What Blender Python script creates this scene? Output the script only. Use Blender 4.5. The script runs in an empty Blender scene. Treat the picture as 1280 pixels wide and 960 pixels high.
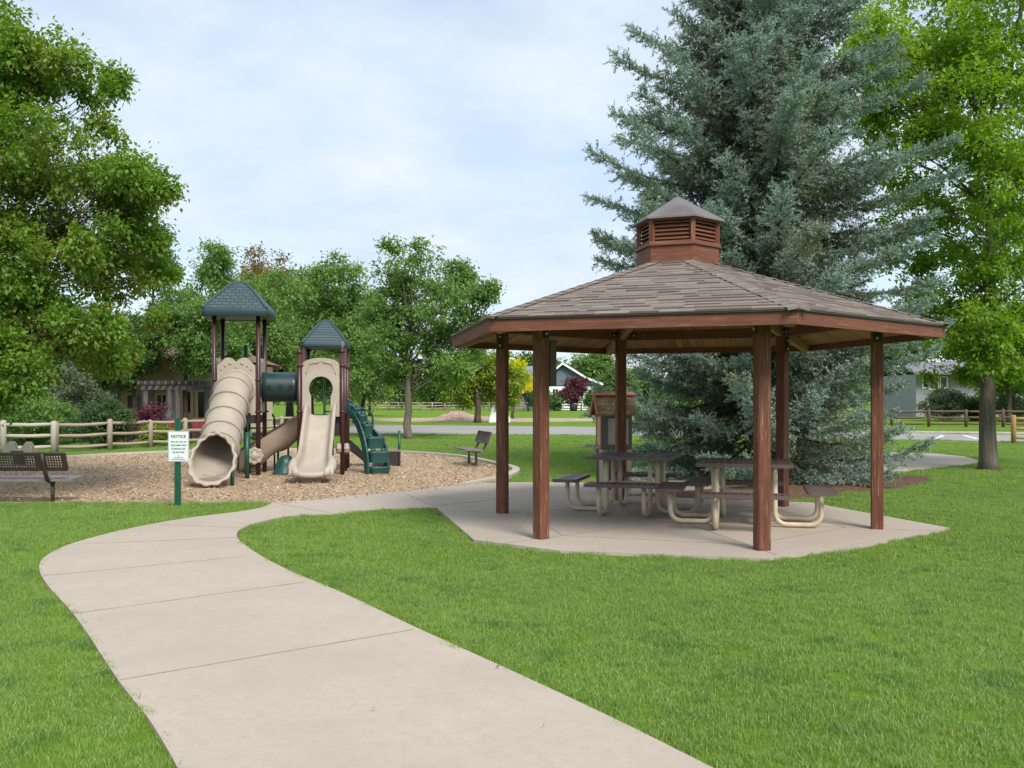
import bpy, math, random
import numpy as np
from mathutils import Vector, Matrix

# ------------------------------------------------------------------ basics
scene = bpy.context.scene
COL = scene.collection
FPX, HZ, CH = 1166.0, 498.0, 1.6          # focal length (px of a 1280 wide frame), horizon row, eye height
rad = math.radians
V = Vector

def G(px, py):
    """ground point seen at a pixel of the photograph"""
    y = FPX * CH / (py - HZ)
    return ((px - 640.0) * y / FPX, y)

def at(px, py, y):
    return V(((px - 640.0) * y / FPX, y, CH - (py - HZ) * y / FPX))

ORG = {}                                   # world origin of every root / part

def link(o):
    COL.objects.link(o)
    return o

def tag(o, label=None, cat=None, group=None, kind=None):
    if label: o['label'] = label
    if cat: o['category'] = cat
    if group: o['group'] = group
    if kind: o['kind'] = kind
    return o

def empty(name, loc):
    o = link(bpy.data.objects.new(name, None))
    o.location = loc
    o.empty_display_size = 0.2
    ORG[o] = V(loc)
    return o

def thing(name, label, cat, loc=(0, 0, 0), group=None):
    return tag(empty(name, loc), label, cat, group)

def copy_tree(o, parent=None):
    c = o.copy()
    COL.objects.link(c)
    if parent is not None:
        c.parent = parent
    for ch in list(o.children):
        copy_tree(ch, c)
    return c

def finish(name, me, mat, parent=None, origin=None):
    if mat is not None:
        me.materials.append(mat)
    o = link(bpy.data.objects.new(name, me))
    if parent is not None:
        org = ORG[parent]
        me.transform(Matrix.Translation(-org))
        o.parent = parent
        ORG[o] = org
    elif origin is not None:
        me.transform(Matrix.Translation(-V(origin)))
        o.location = origin
        ORG[o] = V(origin)
    else:
        ORG[o] = V((0, 0, 0))
    return o

class MB:
    """collects shapes in world coordinates; build() links them as one mesh object"""
    def __init__(s):
        s.v, s.f, s.sm, s.uv = [], [], [], []
    def add(s, vs, fs, smooth=False, uvs=None):
        n = len(s.v)
        s.v.extend([tuple(p) for p in vs])
        for i, f in enumerate(fs):
            s.f.append(tuple(n + k for k in f))
            s.sm.append(smooth)
            s.uv.append(uvs[i] if uvs else None)
        return s
    def hexa(s, p, grain=None):
        """8 corners: bottom ring 0-3, top ring 4-7"""
        fs = [(0, 3, 2, 1), (4, 5, 6, 7), (0, 1, 5, 4), (1, 2, 6, 5), (2, 3, 7, 6), (3, 0, 4, 7)]
        p = [V(q) for q in p]
        ax = grain if grain is not None else max(((p[1] - p[0]), (p[3] - p[0]), (p[4] - p[0])), key=lambda q: q.length)
        ax = V(ax).normalized()
        off = random.random() * 20
        uvs = []
        for f in fs:
            n = (p[f[1]] - p[f[0]]).cross(p[f[2]] - p[f[0]])
            if n.length < 1e-12: n = V((0, 0, 1))
            n.normalize()
            t = n.cross(ax)
            if t.length < 0.2:                      # end grain
                t = n.orthogonal()
                uvs.append([((p[k] - p[f[0]]).dot(t) * .2 + off, (p[k] - p[f[0]]).dot(n.cross(t)) + off) for k in f])
            else:
                t.normalize()
                uvs.append([(p[k].dot(ax) + off, p[k].dot(t) + off * .37) for k in f])
        return s.add(p, fs, False, uvs)
    def box(s, c, d, rz=0.0, M=None):
        x, y, z = d[0] / 2, d[1] / 2, d[2] / 2
        ps = [V(q) for q in ((-x, -y, -z), (x, -y, -z), (x, y, -z), (-x, y, -z), (-x, -y, z), (x, -y, z), (x, y, z), (-x, y, z))]
        R = M if M is not None else Matrix.Rotation(rz, 3, 'Z')
        return s.hexa([V(c) + R @ q for q in ps])
    def bar(s, a, b, w, h, up=(0, 0, 1)):
        """square bar from a to b, w across, h along up"""
        a, b = V(a), V(b)
        d = (b - a).normalized()
        side = d.cross(V(up))
        if side.length < 1e-4: side = d.orthogonal()
        side.normalize()
        u = side.cross(d)
        ps = []
        for q in (a, b):
            for (i, j) in ((-1, -1), (1, -1), (1, 1), (-1, 1)):
                ps.append(q + side * (i * w / 2) + u * (j * h / 2))
        return s.hexa(ps, grain=d)
    def tube(s, pts, r, n=10, caps=True, square=False):
        pts = [V(p) for p in pts]
        rs = list(r) if hasattr(r, '__len__') else [r] * len(pts)
        m = len(pts)
        tang = []
        for i in range(m):
            t = pts[min(i + 1, m - 1)] - pts[max(i - 1, 0)]
            tang.append(t.normalized() if t.length > 1e-9 else V((0, 0, 1)))
        up = V((0, 0, 1)) if abs(tang[0].z) < .9 else V((1, 0, 0))
        nrm = (up - tang[0] * up.dot(tang[0])).normalized()
        vs, uv = [], []
        L = 0
        for i in range(m):
            if i:
                L += (pts[i] - pts[i - 1]).length
                nrm = nrm - tang[i] * nrm.dot(tang[i])
                nrm = nrm.normalized() if nrm.length > 1e-6 else tang[i].orthogonal().normalized()
            bi = tang[i].cross(nrm)
            for k in range(n):
                a = 2 * math.pi * k / n + (math.pi / 4 if square else 0)
                vs.append(pts[i] + (nrm * math.cos(a) + bi * math.sin(a)) * rs[i])
            uv.append(L)
        fs, uvs = [], []
        for i in range(m - 1):
            for k in range(n):
                k2 = (k + 1) % n
                fs.append((i * n + k, i * n + k2, (i + 1) * n + k2, (i + 1) * n + k))
                c0, c1 = 6.283 * rs[0] * k / n, 6.283 * rs[0] * (k + 1) / n
                uvs.append([(uv[i], c0), (uv[i], c1), (uv[i + 1], c1), (uv[i + 1], c0)])
        s.add(vs, fs, not square, uvs)
        if caps:
            b = len(s.v) - len(vs)
            s.f.append(tuple(b + k for k in reversed(range(n)))); s.sm.append(False); s.uv.append(None)
            s.f.append(tuple(b + (m - 1) * n + k for k in range(n))); s.sm.append(False); s.uv.append(None)
        return s
    def lathe(s, prof, c, n=16, M=None):
        vs, fs = [], []
        c = V(c)
        for (r, z) in prof:
            for k in range(n):
                a = 2 * math.pi * k / n
                q = V((r * math.cos(a), r * math.sin(a), z))
                vs.append(c + (M @ q if M is not None else q))
        for i in range(len(prof) - 1):
            for k in range(n):
                k2 = (k + 1) % n
                fs.append((i * n + k, i * n + k2, (i + 1) * n + k2, (i + 1) * n + k))
        fs.append(tuple(reversed(range(n))))
        fs.append(tuple((len(prof) - 1) * n + k for k in range(n)))
        return s.add(vs, fs, True)
    def prism(s, poly, z0, z1):
        n = len(poly)
        vs = [(p[0], p[1], z0) for p in poly] + [(p[0], p[1], z1) for p in poly]
        fs = [tuple(reversed(range(n))), tuple(range(n, 2 * n))]
        for i in range(n):
            j = (i + 1) % n
            fs.append((i, j, n + j, n + i))
        return s.add(vs, fs)
    def extrude(s, poly3, d):
        """a flat outline in space pushed along d"""
        n = len(poly3)
        d = V(d)
        vs = [V(p) for p in poly3] + [V(p) + d for p in poly3]
        fs = [tuple(reversed(range(n))), tuple(range(n, 2 * n))]
        for i in range(n):
            j = (i + 1) % n
            fs.append((i, j, n + j, n + i))
        return s.add(vs, fs)
    def grid(s, P, smooth=True, close_u=False):
        """P[i][j] rows of points"""
        m, n = len(P), len(P[0])
        vs = [p for row in P for p in row]
        fs = []
        for i in range(m - 1):
            for j in range(n if close_u else n - 1):
                j2 = (j + 1) % n
                fs.append((i * n + j, i * n + j2, (i + 1) * n + j2, (i + 1) * n + j))
        return s.add(vs, fs, smooth)
    def plate(s, org, ux, uy, us, vs_, hole, th):
        """a plate with rectangular through holes; us / vs_ are cut positions, hole(i, j) says which cells are open"""
        org, ux, uy = V(org), V(ux), V(uy)
        nz = ux.cross(uy).normalized()
        nu, nv = len(us), len(vs_)
        def pt(i, j, k): return org + ux * us[i] + uy * vs_[j] - nz * (th * k)
        solid = lambda i, j: 0 <= i < nu - 1 and 0 <= j < nv - 1 and not hole(i, j)
        for i in range(nu - 1):
            for j in range(nv - 1):
                if not solid(i, j): continue
                s.add([pt(i, j, 0), pt(i + 1, j, 0), pt(i + 1, j + 1, 0), pt(i, j + 1, 0)], [(0, 1, 2, 3)])
                s.add([pt(i, j, 1), pt(i + 1, j, 1), pt(i + 1, j + 1, 1), pt(i, j + 1, 1)], [(3, 2, 1, 0)])
                for (di, dj, a, b) in ((-1, 0, (i, j + 1), (i, j)), (1, 0, (i + 1, j), (i + 1, j + 1)), (0, -1, (i, j), (i + 1, j)), (0, 1, (i + 1, j + 1), (i, j + 1))):
                    if not solid(i + di, j + dj):
                        s.add([pt(*a, 0), pt(*a, 1), pt(*b, 1), pt(*b, 0)], [(0, 1, 2, 3)])
        return s
    def build(s, name, mat, parent=None, origin=None, solid=0.0, bevel=0.0, sub=0, off=0.0):
        me = bpy.data.meshes.new(name)
        me.from_pydata(s.v, [], s.f)
        me.polygons.foreach_set('use_smooth', s.sm)
        if any(u is not None for u in s.uv):
            ul = me.uv_layers.new(name='UVMap')
            buf = []
            for f, u in zip(s.f, s.uv):
                for k in range(len(f)):
                    buf.extend(u[k] if u else (0.0, 0.0))
            ul.data.foreach_set('uv', buf)
        me.update()
        o = finish(name, me, mat, parent, origin)
        if sub:
            m = o.modifiers.new('sub', 'SUBSURF'); m.levels = sub; m.render_levels = sub
        if solid:
            m = o.modifiers.new('solid', 'SOLIDIFY'); m.thickness = solid; m.offset = off
        if bevel:
            m = o.modifiers.new('bevel', 'BEVEL'); m.width = bevel; m.segments = 2; m.limit_method = 'ANGLE'
        return o

def np_mesh(name, verts, nper, mat, parent=None, origin=None, smooth=False):
    """a mesh of equal polygons with nper corners each, from a flat numpy array"""
    nv = len(verts)
    nf = nv // nper
    me = bpy.data.meshes.new(name)
    me.vertices.add(nv)
    me.vertices.foreach_set('co', np.asarray(verts, np.float32).ravel())
    me.loops.add(nv)
    me.loops.foreach_set('vertex_index', np.arange(nv, dtype=np.int32))
    me.polygons.add(nf)
    me.polygons.foreach_set('loop_start', np.arange(0, nv, nper, dtype=np.int32))
    if smooth:
        me.polygons.foreach_set('use_smooth', np.ones(nf, dtype=bool))
    me.update(calc_edges=True)
    return finish(name, me, mat, parent, origin)

# ------------------------------------------------------------------ materials
class NT:
    def __init__(s, mat):
        s.t = mat.node_tree
        s.n, s.l = s.t.nodes, s.t.links
    def new(s, typ, **kw):
        n = s.n.new(typ)
        for k, v in kw.items():
            if k.startswith('i_'):
                key = k[2:]
                n.inputs[int(key) if key.isdigit() else key].default_value = v
            else:
                setattr(n, k, v)
        return n
    def link(s, a, b): s.l.new(a, b)

def c4(c): return (c[0], c[1], c[2], 1.0)
def mul(c, k): return tuple(min(1.0, x * k) for x in c)

def mat0(name):
    m = bpy.data.materials.new(name)
    m.use_nodes = True
    t = NT(m)
    return m, t, m.node_tree.nodes['Principled BSDF']

def mixcol(t, fac, a, b):
    n = t.new('ShaderNodeMix', data_type='RGBA')
    for sock, val in ((n.inputs[0], fac), (n.inputs[6], a), (n.inputs[7], b)):
        if hasattr(val, 'is_output'): t.link(val, sock)
        elif isinstance(val, (int, float)): sock.default_value = val
        else: sock.default_value = c4(val)
    return n.outputs[2]

def ramp(t, fac, lo, hi):
    n = t.new('ShaderNodeMapRange')
    n.inputs['From Min'].default_value = lo
    n.inputs['From Max'].default_value = hi
    t.link(fac, n.inputs['Value'])
    return n.outputs['Result']

def noise_tex(t, vec, scale, detail=3.0, rough=.55):
    n = t.new('ShaderNodeTexNoise', i_Scale=scale, i_Detail=detail, i_Roughness=rough)
    if vec is not None: t.link(vec, n.inputs['Vector'])
    return n.outputs['Fac']

def bump(t, bsdf, h, strength, dist=.01):
    b = t.new('ShaderNodeBump', i_Strength=strength, i_Distance=dist)
    t.link(h, b.inputs['Height'])
    t.link(b.outputs['Normal'], bsdf.inputs['Normal'])

def plain(name, col, rough=.6, var=.18, scale=6.0, bmp=.15, bscale=60.0, spec=.4, dirt=None, metal=0.0):
    """painted / plastic / stone surface with uneven tone and fine relief"""
    m, t, b = mat0(name)
    co = t.new('ShaderNodeTexCoord').outputs['Object']
    n1 = noise_tex(t, co, scale, 5.0, .6)
    c = mixcol(t, ramp(t, n1, .3, .7), mul(col, 1 - var), mul(col, 1 + var))
    if dirt:
        n2 = noise_tex(t, co, scale * .45, 6.0, .7)
        c = mixcol(t, ramp(t, n2, .52, .72), c, dirt)
    t.link(c, b.inputs['Base Color'])
    n3 = noise_tex(t, co, bscale, 4.0)
    r = t.new('ShaderNodeMapRange'); r.inputs['To Min'].default_value = max(.05, rough - .1); r.inputs['To Max'].default_value = min(1, rough + .12)
    t.link(n1, r.inputs['Value']); t.link(r.outputs['Result'], b.inputs['Roughness'])
    b.inputs['Specular IOR Level'].default_value = spec
    b.inputs['Metallic'].default_value = metal
    if bmp: bump(t, b, n3, bmp, .004)
    return m

def wood(name, c1, c2, c3=None, rough=.65, grain=38.0, wear=.62, island=.25):
    """grain runs along U of the map"""
    m, t, b = mat0(name)
    uv = t.new('ShaderNodeTexCoord').outputs['UV']
    mp = t.new('ShaderNodeMapping'); mp.inputs['Scale'].default_value = (1.6, grain, 1)
    t.link(uv, mp.inputs['Vector'])
    n1 = noise_tex(t, mp.outputs['Vector'], 1.0, 6.0, .65)
    n2 = noise_tex(t, uv, 2.3, 4.0, .6)
    c = mixcol(t, ramp(t, n1, .3, .72), c1, c2)
    if c3:
        mp2 = t.new('ShaderNodeMapping'); mp2.inputs['Scale'].default_value = (2.6, 45, 1)
        t.link(uv, mp2.inputs['Vector'])
        n4 = noise_tex(t, mp2.outputs['Vector'], 1.0, 5.0, .7)
        c = mixcol(t, ramp(t, n4, wear, wear + .14), c, c3)
    hs = t.new('ShaderNodeHueSaturation')
    g = t.new('ShaderNodeNewGeometry').outputs['Random Per Island']
    ad = t.new('ShaderNodeMath', operation='MULTIPLY_ADD', i_1=island, i_2=1 - island / 2)
    t.link(g, ad.inputs[0])
    ml = t.new('ShaderNodeMath', operation='MULTIPLY')
    a2 = t.new('ShaderNodeMath', operation='MULTIPLY_ADD', i_1=.5, i_2=.75)
    t.link(n2, a2.inputs[0])
    t.link(ad.outputs[0], ml.inputs[0]); t.link(a2.outputs[0], ml.inputs[1])
    t.link(ml.outputs[0], hs.inputs['Value'])
    t.link(c, hs.inputs['Color'])
    t.link(hs.outputs['Color'], b.inputs['Base Color'])
    b.inputs['Roughness'].default_value = rough
    b.inputs['Specular IOR Level'].default_value = .3
    bump(t, b, n1, .35, .006)
    return m

LEAF_GAIN = 1.32
def leafmat(name, c1, c2, c3, trans=.32, clump=.55, gloss=.025, rust=None):
    """leaf to leaf and clump to clump variation of hue, light passing through"""
    m = bpy.data.materials.new(name); m.use_nodes = True
    t = NT(m)
    t.n.remove(t.n['Principled BSDF'])
    out = t.n['Material Output']
    ge = t.new('ShaderNodeNewGeometry')
    n = noise_tex(t, ge.outputs['Position'], clump, 2.0)
    c1, c2, c3 = mul(c1, LEAF_GAIN), mul(c2, LEAF_GAIN), mul(c3, LEAF_GAIN)
    a = mixcol(t, ge.outputs['Random Per Island'], c1, c2)
    c = mixcol(t, ramp(t, n, .5, .72), a, c3)
    if rust:
        gt = t.new('ShaderNodeMath', operation='GREATER_THAN', i_1=1 - rust[3]); t.link(ge.outputs['Random Per Island'], gt.inputs[0])
        c = mixcol(t, gt.outputs[0], c, rust[:3])
    d = t.new('ShaderNodeBsdfDiffuse'); tr = t.new('ShaderNodeBsdfTranslucent'); gl = t.new('ShaderNodeBsdfGlossy', i_Roughness=.55)
    t.link(c, d.inputs['Color'])
    hs = t.new('ShaderNodeHueSaturation', i_Saturation=1.1, i_Value=1.25)
    t.link(c, hs.inputs['Color']); t.link(hs.outputs['Color'], tr.inputs['Color'])
    gl.inputs['Color'].default_value = (.8, .85, .9, 1)
    m1 = t.new('ShaderNodeMixShader', i_0=min(.6, trans * 1.25)); t.link(d.outputs[0], m1.inputs[1]); t.link(tr.outputs[0], m1.inputs[2])
    m2 = t.new('ShaderNodeMixShader', i_0=gloss); t.link(m1.outputs[0], m2.inputs[1]); t.link(gl.outputs[0], m2.inputs[2])
    t.link(m2.outputs[0], out.inputs['Surface'])
    return m

def barkmat(name, c1, c2, sx=14.0, sz=2.2):
    m, t, b = mat0(name)
    co = t.new('ShaderNodeTexCoord').outputs['Object']
    mp = t.new('ShaderNodeMapping'); mp.inputs['Scale'].default_value = (sx, sx, sz)
    t.link(co, mp.inputs['Vector'])
    n1 = noise_tex(t, mp.outputs['Vector'], 1.0, 6.0, .7)
    t.link(mixcol(t, ramp(t, n1, .35, .65), c1, c2), b.inputs['Base Color'])
    b.inputs['Roughness'].default_value = .9
    b.inputs['Specular IOR Level'].default_value = .15
    bump(t, b, n1, .9, .03)
    return m

M_ = {}
M_['post'] = wood('stained_post_wood', (.178, .066, .038), (.075, .027, .018), (.34, .19, .105), .62, 36, .555)
M_['beam'] = wood('stained_beam_wood', (.205, .076, .044), (.095, .034, .022), (.31, .17, .10), .62, 30, .565)
M_['cedar'] = wood('cedar_ceiling_wood', (.40, .235, .125), (.28, .15, .075), None, .7, 30, .6, .45)
M_['brace'] = wood('light_timber', (.42, .27, .16), (.32, .19, .10), None, .7, 30, .6, .2)
M_['rail'] = wood('weathered_rail_wood', (.40, .33, .25), (.27, .215, .16), (.18, .14, .11), .85, 24, .6, .3)
M_['rail_pale'] = wood('pale_rail_wood', (.48, .44, .37), (.37, .33, .275), (.27, .235, .19), .85, 24, .6, .2)
M_['rail_red'] = wood('brown_rail_wood', (.145, .092, .062), (.095, .058, .040), None, .85, 24, .6, .3)
M_['rail_gold'] = wood('golden_rail_wood', (.38, .235, .105), (.28, .16, .07), None, .8, 24, .6, .3)
M_['grey_metal'] = plain('galvanised_cap_metal', (.165, .15, .155), .6, .15, 3.0, .05, spec=.4, dirt=(.12, .09, .085), metal=.2)
M_['black'] = plain('black_steel', (.018, .017, .018), .5, .2, 8, .05)
M_['bolt'] = plain('bolt_steel', (.42, .42, .42), .4, .1, 8, 0, metal=.6)
M_['box'] = plain('grey_utility_paint', (.085, .08, .07), .6, .12, 5, .05)
M_['drip'] = plain('dark_drip_edge', (.05, .038, .035), .5, .15, 5, .05)
M_['brown_steel'] = plain('brown_coated_steel', (.125, .088, .082), .42, .14, 5, .12, 120, .5)
M_['bench_steel'] = plain('dark_brown_bench_steel', (.045, .034, .032), .45, .14, 5, .10, 120, .45)
M_['bench_steel_far'] = plain('brown_coated_bench_steel', (.10, .073, .070), .5, .14, 5, .10, 120, .45)
M_['bench_seat'] = plain('greyed_bench_seat', (.20, .17, .17), .5, .15, 5, .10, 120, .45)
M_['cream_steel'] = plain('cream_painted_steel', (.56, .47, .33), .5, .10, 4, .05, dirt=(.42, .33, .22))
M_['tan'] = plain('tan_moulded_plastic', (.405, .350, .288), .5, .08, 2.5, .06, 90, .4, dirt=(.34, .285, .225))
M_['tan_dark'] = plain('brown_tan_plastic', (.25, .185, .135), .6, .10, 3, .25, 30, .35)
M_['teal'] = plain('blue_green_roof_plastic', (.034, .068, .080), .5, .12, 3, .1, 60, .4)
M_['green'] = plain('dark_green_plastic', (.014, .066, .058), .42, .14, 3, .06, 60, .5)
M_['tunnel'] = plain('dark_tunnel_plastic', (.012, .040, .040), .4, .14, 3, .06, 60, .5)
M_['green_steel'] = plain('green_painted_steel', (.010, .078, .044), .4, .15, 4, .03, 60, .5)
M_['maroon'] = plain('maroon_painted_steel', (.058, .019, .018), .38, .12, 3, .03, 60, .5)
M_['deck'] = plain('dark_deck_coating', (.030, .024, .026), .6, .15, 4, .1)
M_['mauve'] = plain('mauve_step_board', (.22, .165, .15), .7, .15, 4, .1)
M_['white'] = plain('white_paint', (.80, .81, .80), .6, .06, 3, .05)
M_['sign_white'] = plain('sign_face', (.66, .70, .71), .4, .05, 8, 0)
M_['sign_green'] = plain('sign_lettering', (.025, .07, .055), .6, .05, 8, 0)
M_['olive'] = plain('olive_grey_paint', (.125, .105, .085), .65, .10, 4, .05)
M_['board'] = plain('pale_board', (.40, .375, .32), .55, .06, 2.5, .02)
M_['orange_wood'] = wood('orange_trim_wood', (.40, .19, .10), (.28, .12, .06), None, .7, 24, .6, .2)
M_['cedar_shake'] = wood('cedar_shakes', (.33, .215, .13), (.21, .13, .08), (.14, .09, .06), .8, 16, .55, .6)
M_['cream_post'] = wood('cream_timber', (.50, .44, .34), (.40, .34, .26), None, .75, 20, .6, .2)
M_['paper'] = plain('paper_notices', (.50, .33, .24), .8, .4, 25, 0)
M_['stucco'] = plain('beige_stucco', (.52, .43, .29), .85, .10, 1.5, .3, 40, .2)
M_['stone_wall'] = plain('grey_tan_stone', (.30, .26, .21), .85, .35, 6, .5, 20, .2)
M_['grey_wall'] = plain('grey_siding', (.25, .26, .28), .75, .08, 2, .1)
M_['glass'] = plain('window_glass', (.020, .022, .025), .12, .3, 1.5, 0, spec=.5)
M_['pergola'] = wood('grey_pergola_wood', (.135, .125, .130), (.095, .088, .094), None, .8, 20, .6, .2)
M_['red'] = plain('red_cushion', (.22, .025, .04), .7, .15, 5, .1)
M_['grill'] = plain('grill_lid', (.085, .09, .10), .4, .1, 3, .02, spec=.5)
M_['terracotta'] = plain('terracotta_patio', (.36, .22, .17), .85, .2, 4, .2)
M_['house_roof'] = plain('brown_roof_tiles', (.19, .125, .095), .85, .3, 8, .5, 15, .2)
M_['blue_siding'] = plain('blue_grey_siding', (.125, .155, .195), .75, .06, 1, .1)
M_['grey_roof'] = plain('grey_asphalt_roof', (.19, .19, .21), .9, .2, 3, .3, 20, .2)
M_['plum_pot'] = plain('dark_planter', (.03, .025, .035), .7, .2, 4, .1)
M_['rock'] = plain('pink_granite_rock', (.42, .29, .235), .85, .35, 2.5, .6, 12, .2)
M_['rubber'] = plain('black_culvert_rubber', (.015, .014, .014), .7, .2, 4, .1)
# ------------------------------------------------------------------ camera, sky, sun
cam = bpy.data.cameras.new('camera')
cam.sensor_width = 36.0
cam.lens = 36.0 * FPX / 1280.0
cam.shift_y = 18.0 / 1280.0
cam.clip_end = 6000
cam.clip_start = .05
co_ = link(bpy.data.objects.new('camera', cam))
co_.location = (0, 0, CH)
co_.rotation_euler = (rad(90), 0, 0)
scene.camera = co_

SUN_EL, SUN_AZ = 45.0, 154.0               # azimuth clockwise from +Y: behind the camera, to its right
sd = V((math.sin(rad(SUN_AZ)) * math.cos(rad(SUN_EL)), math.cos(rad(SUN_AZ)) * math.cos(rad(SUN_EL)), math.sin(rad(SUN_EL))))
sl = bpy.data.lights.new('sun', 'SUN')
sl.energy = 1.5
sl.angle = rad(22)
sl.color = (1.0, .95, .87)
so = link(bpy.data.objects.new('sun', sl))
so.rotation_euler = sd.to_track_quat('Z', 'Y').to_euler()
so.location = (0, 0, 60)

w = bpy.data.worlds.new('World')
scene.world = w
w.use_nodes = True
t = NT(w)
for n in list(t.n): t.n.remove(n)
sky = t.new('ShaderNodeTexSky', sky_type='NISHITA')
sky.sun_disc = False
sky.sun_elevation = rad(SUN_EL)
sky.sun_rotation = rad(SUN_AZ)
sky.air_density = 1.0; sky.dust_density = 1.0; sky.ozone_density = 2.0
gen = t.new('ShaderNodeTexCoord').outputs['Generated']
sx = t.new('ShaderNodeSeparateXYZ'); t.link(gen, sx.inputs[0])
za = t.new('ShaderNodeMath', operation='ADD', i_1=.22); t.link(sx.outputs[2], za.inputs[0])
zm = t.new('ShaderNodeMath', operation='MAXIMUM', i_1=.05); t.link(za.outputs[0], zm.inputs[0])
dx = t.new('ShaderNodeMath', operation='DIVIDE'); t.link(sx.outputs[0], dx.inputs[0]); t.link(zm.outputs[0], dx.inputs[1])
dy = t.new('ShaderNodeMath', operation='DIVIDE'); t.link(sx.outputs[1], dy.inputs[0]); t.link(zm.outputs[0], dy.inputs[1])
cx = t.new('ShaderNodeCombineXYZ'); t.link(dx.outputs[0], cx.inputs[0]); t.link(dy.outputs[0], cx.inputs[1]); cx.inputs[2].default_value = 4.3
n1 = noise_tex(t, cx.outputs[0], 1.35, 6.0, .52)
bg1 = t.new('ShaderNodeBackground', i_Strength=.072)
t.link(sky.outputs[0], bg1.inputs['Color'])
n2 = noise_tex(t, cx.outputs[0], 3.1, 5.0, .6)
ccol = mixcol(t, ramp(t, n2, .35, .7), (.70, .83, 1.0), (.87, .945, 1.0))
bg2 = t.new('ShaderNodeBackground', i_Strength=.355)
t.link(ccol, bg2.inputs['Color'])
fac = t.new('ShaderNodeMapRange'); fac.inputs['From Min'].default_value = .36; fac.inputs['From Max'].default_value = .56
fac.inputs['To Min'].default_value = .55; fac.inputs['To Max'].default_value = 1.0
t.link(n1, fac.inputs['Value'])
ms = t.new('ShaderNodeMixShader')
t.link(fac.outputs['Result'], ms.inputs[0]); t.link(bg1.outputs[0], ms.inputs[1]); t.link(bg2.outputs[0], ms.inputs[2])
wo = t.new('ShaderNodeOutputWorld'); t.link(ms.outputs[0], wo.inputs['Surface'])

vs = scene.view_settings
vs.view_transform = 'Standard'
vs.look = 'None'
vs.exposure = 1.52
vs.gamma = 1.0
scene.cycles.max_bounces = 9
scene.cycles.diffuse_bounces = 5
scene.cycles.transmission_bounces = 5
scene.cycles.glossy_bounces = 2
scene.cycles.use_denoising = True
scene.cycles.sample_clamp_indirect = 4.0

# ------------------------------------------------------------------ ground materials
def lawnmat():
    m, t, b = mat0('lawn_soil_and_thatch')
    p = t.new('ShaderNodeNewGeometry').outputs['Position']
    n1 = noise_tex(t, p, .35, 4.0)
    n2 = noise_tex(t, p, 26.0, 5.0, .7)
    n3 = noise_tex(t, p, 2.2, 5.0, .6)
    c = mixcol(t, ramp(t, n1, .35, .65), (.125, .225, .024), (.180, .290, .038))
    c = mixcol(t, ramp(t, n3, .55, .75), c, (.110, .195, .024))
    c = mixcol(t, ramp(t, n2, .42, .75), c, (.085, .150, .020))
    t.link(c, b.inputs['Base Color'])
    n5 = noise_tex(t, p, 1.1, 6.0, .7)
    c = mixcol(t, ramp(t, n5, .66, .76), c, (.23, .19, .10))
    t.link(c, b.inputs['Base Color'])
    b.inputs['Roughness'].default_value = .95
    b.inputs['Specular IOR Level'].default_value = .05
    bump(t, b, n2, .8, .05)
    return m

def grassmat():
    m = bpy.data.materials.new('grass_blades'); m.use_nodes = True
    t = NT(m)
    t.n.remove(t.n['Principled BSDF'])
    ge = t.new('ShaderNodeNewGeometry')
    oi = t.new('ShaderNodeObjectInfo')
    n1 = noise_tex(t, ge.outputs['Position'], .55, 5.0, .6)
    n3 = noise_tex(t, ge.outputs['Position'], 2.4, 4.0)
    c = mixcol(t, ge.outputs['Random Per Island'], (.150, .275, .030), (.275, .400, .068))
    c = mixcol(t, ramp(t, n1, .42, .62), c, (.240, .380, .056))
    c = mixcol(t, ramp(t, n3, .54, .70), c, (.110, .230, .036))
    lt = ramp(t, ge.outputs['Random Per Island'], .80, .90)
    c = mixcol(t, lt, c, (.36, .47, .15))
    dry = t.new('ShaderNodeMath', operation='GREATER_THAN', i_1=.955); t.link(ge.outputs['Random Per Island'], dry.inputs[0])
    c = mixcol(t, dry.outputs[0], c, (.36, .32, .15))
    d = t.new('ShaderNodeBsdfDiffuse'); tr = t.new('ShaderNodeBsdfTranslucent'); gl = t.new('ShaderNodeBsdfGlossy', i_Roughness=.5)
    t.link(c, d.inputs['Color']); t.link(c, tr.inputs['Color']); gl.inputs['Color'].default_value = (.75, .85, .85, 1)
    m1 = t.new('ShaderNodeMixShader', i_0=.35); t.link(d.outputs[0], m1.inputs[1]); t.link(tr.outputs[0], m1.inputs[2])
    m2 = t.new('ShaderNodeMixShader', i_0=.05); t.link(m1.outputs[0], m2.inputs[1]); t.link(gl.outputs[0], m2.inputs[2])
    t.link(m2.outputs[0], t.n['Material Output'].inputs['Surface'])
    return m

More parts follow.
